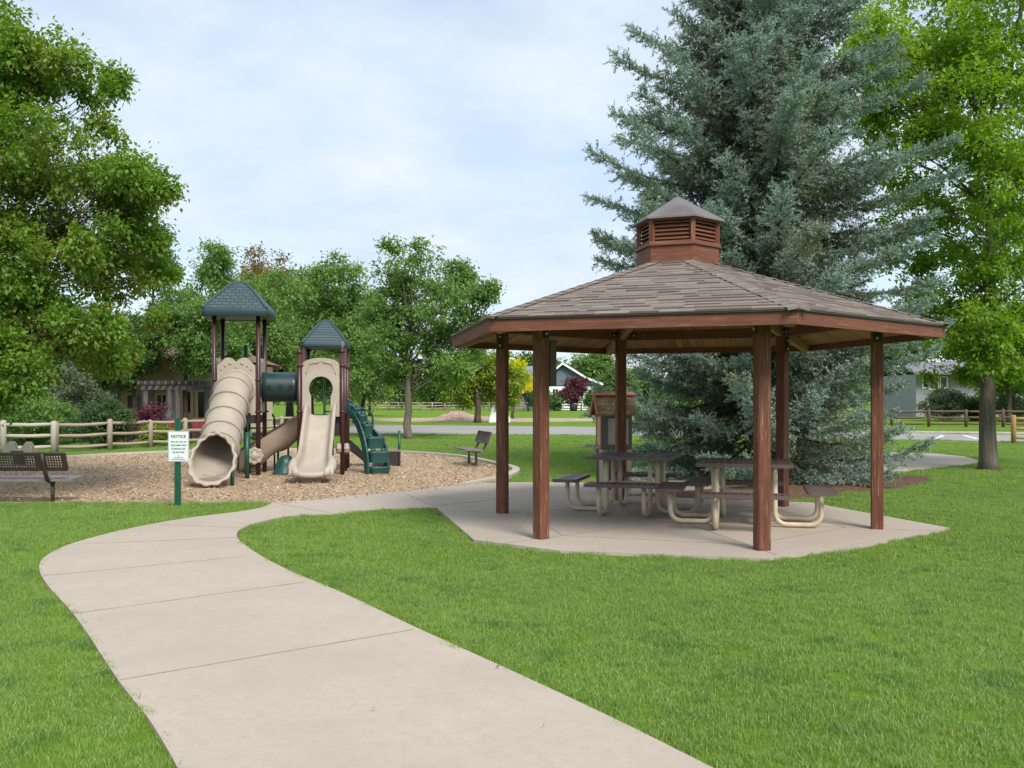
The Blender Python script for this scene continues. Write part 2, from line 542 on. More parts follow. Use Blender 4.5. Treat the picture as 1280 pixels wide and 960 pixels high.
def concretemat(name, base, seed=0.0):
    m, t, b = mat0(name)
    p = t.new('ShaderNodeNewGeometry').outputs['Position']
    n1 = noise_tex(t, p, .8, 5.0, .6)
    n2 = noise_tex(t, p, 5.0, 6.0, .7)
    n3 = noise_tex(t, p, 160.0, 3.0, .7)
    c = mixcol(t, ramp(t, n1, .3, .7), mul(base, .90), mul(base, 1.08))
    c = mixcol(t, ramp(t, n2, .50, .85), c, mul(base, .88))
    sp = ramp(t, n3, .60, .80)
    c = mixcol(t, sp, c, mul(base, .55))
    lt = ramp(t, n3, .36, .24)
    c = mixcol(t, lt, c, mul(base, 1.22))
    n6 = noise_tex(t, p, 22.0, 4.0, .75)
    c = mixcol(t, ramp(t, n6, .48, .78), c, mul(base, .84))
    mp = t.new('ShaderNodeMapping'); mp.inputs['Scale'].default_value = (14, 210, 1); mp.inputs['Rotation'].default_value = (0, 0, .35); t.link(p, mp.inputs['Vector'])
    n7 = noise_tex(t, mp.outputs['Vector'], 1.0, 3.0, .6)
    c = mixcol(t, ramp(t, n7, .5, .8), c, mul(base, .90))
    n4 = noise_tex(t, p, 1.7, 7.0, .75)
    st = ramp(t, n4, .62, .74)
    c = mixcol(t, st, c, (base[0] * .86, base[1] * .845, base[2] * .82))
    t.link(c, b.inputs['Base Color'])
    b.inputs['Roughness'].default_value = .85
    b.inputs['Specular IOR Level'].default_value = .25
    bump(t, b, n3, .25, .004)
    return m

def chipmat(name, cols, sc, bmp=.9):
    m, t, b = mat0(name)
    p = t.new('ShaderNodeNewGeometry').outputs['Position']
    vo = t.new('ShaderNodeTexVoronoi', i_Scale=sc); t.link(p, vo.inputs['Vector'])
    se = t.new('ShaderNodeSeparateColor'); t.link(vo.outputs['Color'], se.inputs[0])
    c = mixcol(t, se.outputs[0], cols[0], cols[1])
    gt = ramp(t, se.outputs[1], .60, .95)
    c = mixcol(t, gt, c, cols[2])
    n1 = noise_tex(t, p, .9, 4.0)
    c2 = mixcol(t, ramp(t, n1, .45, .75), c, cols[3])
    t.link(c2, b.inputs['Base Color'])
    b.inputs['Roughness'].default_value = .9
    b.inputs['Specular IOR Level'].default_value = .15
    bump(t, b, vo.outputs['Distance'], bmp, .03)
    return m

def roadmat():
    m, t, b = mat0('asphalt')
    p = t.new('ShaderNodeNewGeometry').outputs['Position']
    n1 = noise_tex(t, p, .3, 5.0)
    n2 = noise_tex(t, p, 30.0, 4.0)
    c = mixcol(t, ramp(t, n1, .3, .7), (.25, .237, .228), (.33, .315, .30))
    c = mixcol(t, ramp(t, n2, .5, .8), c, (.19, .18, .175))
    t.link(c, b.inputs['Base Color']); b.inputs['Roughness'].default_value = .85
    return m

M_['lawn'] = lawnmat()
M_['grass'] = grassmat()
M_['path'] = concretemat('tan_concrete', (.430, .365, .304))
M_['slab'] = concretemat('pavilion_concrete', (.425, .364, .308))
M_['kerb'] = concretemat('kerb_concrete', (.47, .43, .36))
M_['joint'] = plain('joint_filler', (.235, .195, .16), .9, .25, 6, 0)
M_['mulch'] = chipmat('wood_chip_ground', [(.50, .36, .235), (.34, .24, .155), (.60, .47, .33), (.41, .295, .195)], 85.0, .6)
M_['bedmulch'] = chipmat('dark_bed_mulch', [(.17, .10, .065), (.10, .06, .04), (.24, .15, .10), (.13, .08, .055)], 24.0)
M_['road'] = roadmat()
M_['walk'] = concretemat('pale_walk_concrete', (.42, .365, .31))
M_['swale'] = chipmat('swale_gravel', [(.42, .33, .23), (.34, .26, .18), (.48, .40, .30), (.30, .27, .13)], 3.0, .3)

def struct(name, mb, m, **kw):
    return tag(mb.build(name, m, **kw), kind='structure')

def sheet(pts, z0, z1):
    return MB().prism(pts, z0, z1)

# ------------------------------------------------------------------ ground, path, slab, playground, road
b = MB(); b.add([(-900, -300, 0), (900, -300, 0), (900, 1500, 0), (-900, 1500, 0)], [(0, 1, 2, 3)])
struct('ground', b, M_['lawn'])

def smooth_line(px, n=6):
    """Catmull-Rom through ground points of pixel list"""
    P = [V((*G(*p), 0)) for p in px]
    out = []
    for i in range(len(P) - 1):
        p0, p1, p2, p3 = P[max(i - 1, 0)], P[i], P[i + 1], P[min(i + 2, len(P) - 1)]
        for k in range(n):
            s = k / n
            q = .5 * ((2 * p1) + (p2 - p0) * s + (2 * p0 - 5 * p1 + 4 * p2 - p3) * s * s + (3 * p1 - p0 - 3 * p2 + p3) * s ** 3)
            out.append((q.x, q.y))
    out.append((P[-1].x, P[-1].y))
    return out

left_edge = smooth_line([(300, 1130), (232, 985), (188, 907), (148, 855), (95, 775), (60, 735), (49, 713), (58, 697), (95, 680), (160, 663), (230, 650), (300, 641), (330, 635), (341, 629)])
far_edge = smooth_line([(341, 629), (420, 623), (500, 615), (560, 608.5), (590, 605.5)])
far2 = [G(650, 604), G(735, 604.5)]
right_edge = smooth_line([(545, 636.5), (500, 637), (420, 643), (350, 649), (308, 660), (296, 672), (315, 690), (360, 715), (430, 745), (520, 788), (640, 843), (775, 907), (960, 1000), (1240, 1130)])
SLABC = V((2.131, 12.006, 0))
def hexpt(r, k, z=0.0, c=SLABC):
    a = rad(-139 + 60 * k)
    return V((c.x + r * math.cos(a), c.y + r * math.sin(a), z))
slab = [G(592, 678), G(700, 692), G(955, 701.5), G(1060, 689), G(1187, 663), (4.50, 14.05), (1.62, 15.10), G(545, 636.5)]
path_poly = left_edge + far_edge[1:] + far2 + [(1.62, 15.10 + .002)] + right_edge
struct('path', sheet(path_poly, -.05, .022), M_['path'])
struct('pavilion_pavement', sheet(slab, -.05, .032), M_['slab'])
back_walk = [G(735, 604.5), G(900, 588), (6.0, 20.6), G(1110, 566), G(1171, 568), G(1205, 571.5), G(1226, 577), G(1215, 581.5), G(1165, 586), (7.5, 19.4), (3.6, 16.5), (1.62, 15.11)]
struct('path', sheet(back_walk, -.05, .024), M_['walk'])

b = MB()
def joint(p, q, z=.0225, w=.010):
    a, c = V((*p, z)), V((*q, z))
    b.bar(a, c, w, .004)
for p, q in (((150, 855), (517, 791)), ((91, 771), (380, 731)), ((53, 723), (305, 698.5)), ((95, 683), (297, 674)), ((200, 658), (303, 662)), ((341, 630), (412, 643)), ((228, 980), (900, 985))):
    joint(G(*p), G(*q), .0225)
joint(G(500, 616), G(546, 636), .0225)
zj = .0325
joint(G(546, 634), G(640, 624), .0228)
cc = (SLABC.x, SLABC.y)
for k in range(6):
    a, c = hexpt(2.05, k), hexpt(2.05, k + 1)
    joint((a.x, a.y), (c.x, c.y), zj, .010)
    o = hexpt([2.95, 2.72, 3.1, 2.9, 2.9, 2.9][k], k)
    joint((a.x, a.y), (o.x, o.y), zj, .010)
for k in (0, 1, 2):
    a, c = hexpt(2.05, k), hexpt(2.05, k + 3)
    joint((a.x, a.y), (c.x, c.y), zj + .0003 * k, .009)
struct('path_joint_lines', b, M_['joint'])

mulch_near = smooth_line([(-420, 625), (-200, 627), (0, 628.5), (100, 628.5), (200, 630), (300, 628.5), (341, 629)])
kerb_line = smooth_line([(575, 608), (590, 605.2), (622, 599.5), (637, 594), (640.5, 589.5), (635, 586), (620, 582.5), (590, 575.5), (560, 571), (505, 567), (440, 564.5), (350, 563.5), (280, 564.5), (200, 567), (120, 571), (78, 574), (0, 580), (-150, 590), (-420, 612)])
mulch_poly = mulch_near + far_edge[1:] + kerb_line[7:]
struct('playground_ground', sheet(mulch_poly, -.05, .012), M_['mulch'])
b = MB()
P = [V((x, y, 0)) for x, y in kerb_line]
rows = []
for i in range(len(P)):
    d = (P[min(i + 1, len(P) - 1)] - P[max(i - 1, 0)]).normalized()
    s_ = V((d.y, -d.x, 0))
    a, c = P[i], P[i] + s_ * .16
    rows.append([V((a.x, a.y, -.02)), V((a.x, a.y, .075)), V((c.x, c.y, .075)), V((c.x, c.y, -.02))])
b.grid(rows, smooth=False)
b.add(rows[0], [(0, 1, 2, 3)]); b.add(rows[-1], [(3, 2, 1, 0)])
struct('playground_kerb', b, M_['kerb'])

bed = smooth_line([(800, 622), (900, 626), (1010, 624), (1060, 616), (1100, 614), (1150, 607), (1165, 598), (1120, 594), (1000, 592), (860, 594), (790, 605), (800, 622)])
struct('mulch_bed_ground', sheet(bed[:-1], -.05, .008), M_['bedmulch'])

road = [G(1900, 566), G(1200, 551), G(1000, 547.5), G(800, 544.5), G(600, 543.2), G(450, 542.5), G(360, 540.5), G(290, 536), G(215, 527), G(150, 518), G(190, 516.5), G(260, 522.5), G(330, 528), G(450, 531), G(600, 532.5), G(800, 534.5), G(1000, 538.5), G(1200, 543.2), G(1900, 553)]
struct('road', sheet(road, -.05, .016), M_['road'])
b = MB()
for p, q in (((1100, 541.1), (1900, 550.8)),):
    x0, y0 = G(*p); x1, y1 = G(*q)
    b.hexa([V((x0, y0, -.05)), V((x1, y1, -.05)), V((x1, y1 + 2.2, -.05)), V((x0, y0 + 2.2, -.05)), V((x0, y0, .05)), V((x1, y1, .05)), V((x1, y1 + 2.2, .05)), V((x0, y0 + 2.2, .05))])
struct('sidewalk', b, M_['walk'])
b = MB()
for p, q in (((1172, 548.8), (1178, 545.2)), ((1221, 549.0), (1205, 544.8))):
    b.bar(V((*G(*p), .021)), V((*G(*q), .021)), .16, .006)
struct('road_markings', b, M_['white'])
# shallow gravel swale with a mound of pink rock across the road
sw = smooth_line([(430, 525.5), (520, 527.5), (620, 527.8), (740, 526.5), (880, 525.4), (880, 523), (740, 523), (640, 522.6), (540, 522.4), (430, 523.6)])
struct('gravel_ground', sheet(sw, -.05, .012), M_['swale'])

rng = np.random.default_rng(5)
b = MB()
x0, y0 = G(563, 526.2)
rows = []
for i in range(15):
    row = []
    for j in range(33):
        u, v = j / 32, i / 14
        x = x0 - 2.1 + u * 7.4; y = y0 - .2 + v * 5.5
        env = math.exp(-((x - x0 - .2) / 1.35) ** 2) * .62 + .22 * math.exp(-((x - x0 - 2.8) / 1.9) ** 2)
        h = max(0, math.sin(math.pi * v)) ** .7 * env * min(1, 6 * u) * min(1, 6 * (1 - u)) + rng.normal(0, .025) * (0 < u < 1)
        row.append((x, y, h + .004))
    rows.append(row)
b.grid(rows, smooth=False)
struct('rock_mound_terrain', b, M_['rock'])

# hills beyond everything
def hillmat():
    m, t, b = mat0('wooded_hillside')
    p = t.new('ShaderNodeNewGeometry').outputs['Position']
    n = noise_tex(t, p, .02, 6.0, .7)
    t.link(mixcol(t, ramp(t, n, .3, .7), (.035, .060, .065), (.075, .105, .095)), b.inputs['Base Color'])
    b.inputs['Roughness'].default_value = 1.0
    return m
b = MB()
rows = []
for i in range(9):
    v = i / 8
    row = []
    for j in range(120):
        u = j / 119
        x = -1500 + 3000 * u
        ht = 30 + 14 * math.sin(u * 9.0 + 1) + 8 * math.sin(u * 23) + 3 * math.sin(u * 71) + 22 * math.exp(-((u - .43) / .05) ** 2)
        row.append((x, 1150 + v * 240, -1 + ht * math.sin(v * math.pi / 2)))
    rows.append(row)
b.grid(rows)
struct('hills', b, hillmat())

# ------------------------------------------------------------------ point in polygon tests for scattering
def inside(poly, X, Y):
    r = np.zeros(len(X), bool)
    n = len(poly)
    for i in range(n):
        x1, y1 = poly[i]; x2, y2 = poly[(i + 1) % n]
        if y1 == y2: continue
        c = ((y1 > Y) != (y2 > Y)) & (X < (x2 - x1) * (Y - y1) / (y2 - y1) + x1)
        r ^= c
    return r

HARD = [path_poly, slab, back_walk, mulch_poly, bed[:-1], road]
def on_lawn(X, Y):
    k = np.zeros(len(X), bool)
    for p in HARD:
        for (ox, oy) in ((.015, 0), (-.015, 0), (0, .015), (0, -.015)): k |= inside(p, X + ox, Y + oy)
    return ~k

# grass: tufts of real blades, instanced on the lawn
def tuft(name, seed, nb, spread, h):
    r = np.random.default_rng(seed)
    vs, fs = [], []
    for i in range(nb):
        a = r.uniform(0, 6.283); d = spread * math.sqrt(r.uniform())
        bx, by = d * math.cos(a), d * math.sin(a)
        hh = h * r.uniform(.55, 1.15)
        la = r.uniform(0, 6.283); ln = hh * r.uniform(.15, .95)
        wa = r.uniform(0, 6.283); wd = r.uniform(.0010, .0020)
        wx, wy = wd * math.cos(wa), wd * math.sin(wa)
        n = len(vs)
        mx, my = bx + ln * .35 * math.cos(la), by + ln * .35 * math.sin(la)
        vs += [(bx - wx, by - wy, -.01), (bx + wx, by + wy, -.01), (mx + wx * .8, my + wy * .8, hh * .6), (mx - wx * .8, my - wy * .8, hh * .6), (bx + ln * math.cos(la), by + ln * math.sin(la), hh)]
        fs += [(n, n + 1, n + 2, n + 3), (n + 3, n + 2, n + 4)]
    me = bpy.data.meshes.new(name)
    me.from_pydata(vs, [], fs)
    me.materials.append(M_['grass'])
    return bpy.data.objects.new(name, me)

tufts = bpy.data.collections.new('grass_tufts')
for k in range(5):
    tufts.objects.link(tuft('grass_tuft', 40 + k, 78, .072, .033))

rg = np.random.default_rng(11)
X, Y, S = [], [], []
def strew(y0, y1, dens, sc, side=.62):
    area = side * (y1 * y1 - y0 * y0)
    n = int(area * dens)
    yy = np.sqrt(rg.uniform(y0 * y0, y1 * y1, n))
    xx = rg.uniform(-side, side, n) * yy
    k = on_lawn(xx, yy)
    X.append(xx[k]); Y.append(yy[k]); S.append(np.full(k.sum(), sc) * rg.uniform(.8, 1.25, k.sum()))
strew(1.2, 9, 230, 1.0, 1.0)
strew(9, 17, 95, 1.15, .95)
strew(17, 30, 34, 1.45, .9)
strew(30, 48, 9, 1.8, .8)
X, Y, S = np.concatenate(X), np.concatenate(Y), np.concatenate(S)
me = bpy.data.meshes.new('grass')
me.vertices.add(len(X))
me.vertices.foreach_set('co', np.stack([X, Y, np.zeros_like(X)], 1).astype(np.float32).ravel())
at_ = me.attributes.new('size', 'FLOAT', 'POINT')
at_.data.foreach_set('value', S.astype(np.float32))
go = link(bpy.data.objects.new('grass', me))
me.materials.append(M_['grass'])
tag(go, kind='stuff')
ng = bpy.data.node_groups.new('grass_scatter', 'GeometryNodeTree')
ng.interface.new_socket('Geometry', in_out='INPUT', socket_type='NodeSocketGeometry')
ng.interface.new_socket('Geometry', in_out='OUTPUT', socket_type='NodeSocketGeometry')
N = ng.nodes
gi, gout = N.new('NodeGroupInput'), N.new('NodeGroupOutput')
ci = N.new('GeometryNodeCollectionInfo'); ci.inputs['Collection'].default_value = tufts
ci.inputs['Separate Children'].default_value = True; ci.inputs['Reset Children'].default_value = True
ip = N.new('GeometryNodeInstanceOnPoints'); ip.inputs['Pick Instance'].default_value = True
rv = N.new('FunctionNodeRandomValue'); rv.data_type = 'FLOAT_VECTOR'
rv.inputs['Min'].default_value = (-.12, -.12, 0); rv.inputs['Max'].default_value = (.12, .12, 6.283)
ri = N.new('FunctionNodeRandomValue'); ri.data_type = 'INT'
ri.inputs['Min'].default_value = 0 if False else ri.inputs['Min'].default_value
for s_ in ri.inputs:
    if s_.type == 'INT' and s_.name == 'Min': s_.default_value = 0
    if s_.type == 'INT' and s_.name == 'Max': s_.default_value = 4
na = N.new('GeometryNodeInputNamedAttribute'); na.data_type = 'FLOAT'; na.inputs['Name'].default_value = 'size'
L_ = ng.links
L_.new(gi.outputs[0], ip.inputs['Points'])
L_.new(ci.outputs[0], ip.inputs['Instance'])
L_.new([o for o in rv.outputs if o.enabled][0] if any(o.enabled for o in rv.outputs) else rv.outputs[0], ip.inputs['Rotation'])
L_.new([o for o in ri.outputs if o.type == 'INT'][0], ip.inputs['Instance Index'])
L_.new([o for o in na.outputs if o.enabled][0], ip.inputs['Scale'])
L_.new(ip.outputs[0], gout.inputs[0])
md = go.modifiers.new('scatter', 'NODES'); md.node_group = ng

# loose wood chips on the playground
n = 42000
xs = rg.uniform(-16, 1, n); ys = rg.uniform(13.8, 27.5, n)
k = inside(mulch_poly, xs, ys)
xs, ys = xs[k], ys[k]
# a few kicked out over the edge of the path
fe = np.array(far_edge)
kk = rg.integers(0, len(fe) - 1, 420); ff = rg.uniform(0, 1, 420)[:, None]
e0_ = fe[kk] * (1 - ff) + fe[kk + 1] * ff; dv_ = fe[kk + 1] - fe[kk]; dv_ /= np.linalg.norm(dv_, axis=1, keepdims=True)
e0_ += np.stack([dv_[:, 1], -dv_[:, 0]], 1) * rg.exponential(.10, (420, 1))
xs = np.concatenate([xs, e0_[:, 0]]); ys = np.concatenate([ys, e0_[:, 1]])
n = len(xs)
a = rg.uniform(0, 6.283, n); ln = rg.uniform(.012, .034, n); wd = rg.uniform(.005, .011, n)
ux = np.stack([np.cos(a), np.sin(a), rg.uniform(-.5, .5, n)], 1) * ln[:, None]
uy = np.stack([-np.sin(a), np.cos(a), rg.uniform(-.5, .5, n)], 1) * wd[:, None]
c = np.stack([xs, ys, rg.uniform(.018, .04, n)], 1)
vv = np.stack([c - ux - uy, c + ux - uy, c + ux + uy, c - ux + uy], 1).reshape(-1, 3)
def loosechip():
    m, t, b = mat0('loose_wood_chip')
    g = t.new('ShaderNodeNewGeometry').outputs['Random Per Island']
    c = mixcol(t, g, (.27, .18, .11), (.62, .47, .31))
    t.link(c, b.inputs['Base Color']); b.inputs['Roughness'].default_value = .85
    return m
# bits of dry leaf and grass clippings lying on the concrete
n = 150
lx = rg.uniform(-5.5, 5.5, n); ly = rg.uniform(3.6, 17.5, n)
k = inside(path_poly, lx, ly) | inside(slab, lx, ly)
lx, ly = lx[k], ly[k]
n2_ = len(lx)
la = rg.uniform(0, 6.283, n2_); ls_ = rg.uniform(.006, .016, n2_); lw_ = ls_ * rg.uniform(.2, .6, n2_)
lu = np.stack([np.cos(la), np.sin(la), rg.uniform(-.3, .3, n2_)], 1) * ls_[:, None]
lv = np.stack([-np.sin(la), np.cos(la), rg.uniform(-.3, .3, n2_)], 1) * lw_[:, None]
lc = np.stack([lx, ly, np.full(n2_, .0385)], 1)
def littermat():
    m, t, b = mat0('dry_leaf_bits')
    g = t.new('ShaderNodeNewGeometry').outputs['Random Per Island']
    t.link(mixcol(t, g, (.09, .065, .035), (.20, .20, .07)), b.inputs['Base Color']); b.inputs['Roughness'].default_value = .9
    return m
tag(np_mesh('leaf_litter', np.stack([lc - lu - lv, lc + lu - lv, lc + lu + lv, lc - lu + lv], 1).reshape(-1, 3), 4, littermat()), kind='stuff')
tag(np_mesh('wood_chip_litter', vv, 4, loosechip()), kind='stuff')
# ------------------------------------------------------------------ pavilion
random.seed(3)
PV = thing('pavilion', 'hexagonal red brown timber picnic pavilion with shingled roof and louvred cupola', 'pavilion', (SLABC.x, SLABC.y, 0))
RE, ZE = 3.16, 2.462                         # eave radius and height of the roof surface
RISE = .985
ZA = ZE + RISE
def roofz(r, apo=False):                     # r along a hip, or along the middle of a face
    return ZE + RISE * (1 - r / (RE * (math.cos(rad(30)) if apo else 1)))

def bracket(center, ang, parent, z0=2.27, z1=2.50):
    """black steel side plates with pairs of bolts, on both faces of a post"""
    for s in (-1, 1):
        for (ax, w) in ((0, .15),):
            b = MB()
            d = V((math.cos(ang + math.pi / 2 * s), math.sin(ang + math.pi / 2 * s), 0))
            c = V((center.x, center.y, (z0 + z1) / 2)) + d * .076
            b.box(c, (.075, .008, z1 - z0), ang + math.pi / 2 * s - math.pi / 2)
            for zz in (z0 + .05, z1 - .06):
                p = V((c.x, c.y, zz))
                MB().tube([p + d * .003, p + d * .022], .017, 8).build('bolt', M_['bolt'], parent)
            b.build('post_bracket', M_['black'], parent)
for k in range(6):
    c = hexpt(2.393, k)
    ang = rad(-139 + 60 * k)
    b = MB()
    h = .071
    M = Matrix.Rotation(ang, 3, 'Z')
    # a touch of chamfer on the long edges: an octagonal section
    sec = [(-h + .012, -h), (h - .012, -h), (h, -h + .012), (h, h - .012), (h - .012, h), (-h + .012, h), (-h, h - .012), (-h, -h + .012)]
    lo = [c + M @ V((x, y, .02)) for x, y in sec]; hi = [c + M @ V((x, y, 2.49)) for x, y in sec]
    off = random.random() * 9
    for i in range(8):
        j = (i + 1) % 8
        L = (lo[j] - lo[i]).length
        b.add([lo[i], lo[j], hi[j], hi[i]], [(0, 1, 2, 3)], False, [[(off, i * .2), (off, i * .2 + L), (off + 2.47, i * .2 + L), (off + 2.47, i * .2)]])
    b.add(hi, [tuple(range(8))])
    p = b.build('post', M_['post'], PV)
    bracket(c, ang, p)
    if k == 0:
        q = MB().box(c + V((.11, .11, 1.985)), (.10, .10, .50), ang)
        q.box(c + V((.11, .11, 2.245)), (.12, .12, .02), ang)
        q.build('utility_box', M_['box'], p, bevel=.006)
    d = (hexpt(2.393, k + 1) - c).normalized()
    a_, b_ = c + d * .10, hexpt(2.393, k + 1) - d * .10
    MB().bar(a_ + V((0, 0, 2.557)), b_ + V((0, 0, 2.557)), .085, .135).build('ring_beam', M_['beam'], PV)
    for s, e in ((c, d), (hexpt(2.393, k + 1), -d)):
        for q in (1, -1):
            nrm = V((-d.y, d.x, 0)) * q
            cc_ = s + e * .17 + nrm * .046 + V((0, 0, 2.557))
            o = MB().box(cc_, (.16, .006, .075), math.atan2(d.y, d.x)).build('beam_plate', M_['black'], PV)
            for m_ in (-.045, .045):
                MB().tube([cc_ + e * m_, cc_ + e * m_ + nrm * .018], .016, 8).build('bolt', M_['bolt'], o)
    # hip rafter
    MB().bar(hexpt(3.02, k, roofz(3.02) - .150), hexpt(.40, k, roofz(.40) - .155), .085, .125).build('hip_rafter', M_['brace'], PV)
    # fascia board: mitred
    o0, o1, i0, i1 = hexpt(3.14, k), hexpt(3.14, k + 1), hexpt(3.09, k), hexpt(3.09, k + 1)
    zb, zt = 2.312, 2.440
    MB().hexa([o0 + V((0, 0, zb)), o1 + V((0, 0, zb)), i1 + V((0, 0, zb)), i0 + V((0, 0, zb)), o0 + V((0, 0, zt)), o1 + V((0, 0, zt)), i1 + V((0, 0, zt)), i0 + V((0, 0, zt))], grain=o1 - o0).build('fascia_board', M_['beam'], PV)
    # second trim strip above the fascia
    o0, o1 = hexpt(3.165, k), hexpt(3.165, k + 1)
    zb, zt = 2.4405, 2.464
    MB().hexa([o0 + V((0, 0, zb)), o1 + V((0, 0, zb)), i1 + V((0, 0, zb)), i0 + V((0, 0, zb)), o0 + V((0, 0, zt)), o1 + V((0, 0, zt)), i1 + V((0, 0, zt)), i0 + V((0, 0, zt))]).build('drip_edge', M_['drip'], PV)

# ceiling boards run up the slope under the shingles
b = MB()
for k in range(6):
    A, B = hexpt(1.0, k), hexpt(1.0, k + 1)
    ex = (B - A).normalized()
    mid = (A + B) * .5 - SLABC
    ey = mid.normalized()                     # outward
    apo = RE * math.cos(rad(30))
    half = RE * .5
    wd = .105
    nb = int(2 * half / wd)
    for i in range(nb):
        u0 = -half + i * (2 * half / nb) + .003; u1 = -half + (i + 1) * (2 * half / nb) - .003
        um = max(abs(u0), abs(u1))
        rin = max(.36, um * apo / half + .03)
        rout = apo - .045
        if rin > rout - .05: continue
        def P(u, r, dz): return SLABC + ex * u + ey * r + V((0, 0, roofz(r, True) - dz))
        ps = [P(u0, rin, .085), P(u1, rin, .085), P(u1, rout, .085), P(u0, rout, .085), P(u0, rin, .065), P(u1, rin, .065), P(u1, rout, .065), P(u0, rout, .065)]
        b.hexa(ps, grain=ps[3] - ps[0])
b.build('ceiling_boards', M_['cedar'], PV)

# roof: a deck and laid shingles
def shinglemat():
    m, t, bs = mat0('asphalt_shingle')
    g = t.new('ShaderNodeNewGeometry')
    r = g.outputs['Random Per Island']
    n = noise_tex(t, g.outputs['Position'], 90.0, 4.0, .7)
    n2 = noise_tex(t, g.outputs['Position'], 1.6, 4.0)
    c = mixcol(t, r, (.160, .132, .118), (.262, .222, .193))
    c = mixcol(t, ramp(t, n, .45, .75), c, (.12, .097, .086))
    c = mixcol(t, ramp(t, n2, .5, .8), c, (.20, .165, .145))
    t.link(c, bs.inputs['Base Color']); bs.inputs['Roughness'].default_value = .92; bs.inputs['Specular IOR Level'].default_value = .2
    bump(t, bs, n, .5, .004)
    return m
M_['shingle'] = shinglemat()
b = MB()
dk = [hexpt(RE, k, ZE + .002) for k in range(6)] + [hexpt(.3, k, roofz(.3) + .002) for k in range(6)] + [hexpt(RE - .03, k, ZE - .045) for k in range(6)] + [hexpt(.3, k, roofz(.3) - .05) for k in range(6)]
fs = []
for k in range(6):
    j = (k + 1) % 6
    fs += [(k, j, 6 + j, 6 + k), (12 + j, 12 + k, 18 + k, 18 + j), (12 + k, 12 + j, j, k)]
b.add(dk, fs)
roof = b.build('roof', M_['drip'], PV)
b = MB()
apo = RE * math.cos(rad(30)); half = RE * .5
Ls = math.hypot(apo, RISE)
expo = .118
for k in range(6):
    A, B = hexpt(1.0, k), hexpt(1.0, k + 1)
    ex = (B - A).normalized(); ey = ((A + B) * .5 - SLABC).normalized()
    nrm = (ey * RISE + V((0, 0, apo))).normalized()
    def SP(u, s, lift):
        f = 1 - s / Ls
        return SLABC + ex * u + ey * (apo * f) + V((0, 0, ZE + RISE * (1 - f) + .003)) + nrm * lift
    s = -.012
    row = 0
    while s < Ls * (1 - .50 / RE):
        wlo = half * (1 - s / Ls); s2 = min(s + expo + .03, Ls * .97); whi = half * (1 - s2 / Ls)
        u = -wlo - random.random() * .2
        while u < wlo:
            wd = random.choice((.10, .14, .18, .24, .30, .36))
            u0, u1 = max(u, -wlo), min(u + wd, wlo)
            u += wd
            if u1 - u0 < .01: continue
            h = random.choice((.007, .008, .017, .019))
            t0, t1 = max(-whi, min(whi, u0)), max(-whi, min(whi, u1))
            vs_ = [SP(u0, s, h), SP(u1, s, h), SP(t1, s2, .0015), SP(t0, s2, .0015), SP(u0, s, -.004), SP(u1, s, -.004)]
            b.add(vs_, [(0, 1, 2, 3), (4, 5, 1, 0), (0, 3, 4), (1, 5, 2)])
        s += expo
        row += 1
    # hip caps
    d = 0.0
    H0, H1 = hexpt(RE, k, ZE), V((SLABC.x, SLABC.y, ZA))
    hd = (H1 - H0).normalized(); hl = (H1 - H0).length
    sd_ = V((-hd.y, hd.x, 0)).normalized()
    while d < hl * (1 - .49 / RE):
        c0, c1 = H0 + hd * (d - .01), H0 + hd * (d + .165)
        up0, up1 = .026, .012
        wv = .115
        dz = wv * RISE / apo * math.sin(rad(30)) * 1.0
        vs_ = [c0 + sd_ * wv + V((0, 0, up0 - dz)), c0 + V((0, 0, up0)), c0 - sd_ * wv + V((0, 0, up0 - dz)),
               c1 + sd_ * wv + V((0, 0, up1 - dz)), c1 + V((0, 0, up1)), c1 - sd_ * wv + V((0, 0, up1 - dz)),
               c0 + sd_ * wv + V((0, 0, -dz)), c0 + V((0, 0, 0)), c0 - sd_ * wv + V((0, 0, -dz))]
        b.add(vs_, [(0, 1, 4, 3), (1, 2, 5, 4), (6, 7, 1, 0), (7, 8, 2, 1)])
        d += .145
b.build('shingles', M_['shingle'], roof)

# cupola
CU = MB()
ZB = 3.20
def hexring(r, z): return [hexpt(r, k, z) for k in range(6)]
def hexwall(mb, r0, z0, r1, z1, th=.03):
    for k in range(6):
        a0, a1 = hexpt(r0, k, z0), hexpt(r0, k + 1, z0)
        c0, c1 = hexpt(r1, k, z1), hexpt(r1, k + 1, z1)
        i0, i1, j0, j1 = hexpt(r0 - th, k, z0), hexpt(r0 - th, k + 1, z0), hexpt(r1 - th, k, z1), hexpt(r1 - th, k + 1, z1)
        mb.hexa([a0, a1, i1, i0, c0, c1, j1, j0], grain=a1 - a0)
hexwall(CU, .525, ZB, .525, 3.505)
cup = CU.build('cupola', M_['beam'], PV)
b = MB(); hexwall(b, .555, 3.507, .548, 3.56, .05); b.build('cupola_ledge', M_['beam'], cup)
for k in range(6):
    c = hexpt(.505, k)
    MB().box((c.x, c.y, 3.69), (.05, .055, .256), rad(-139 + 60 * k)).build('corner_post', M_['beam'], cup)
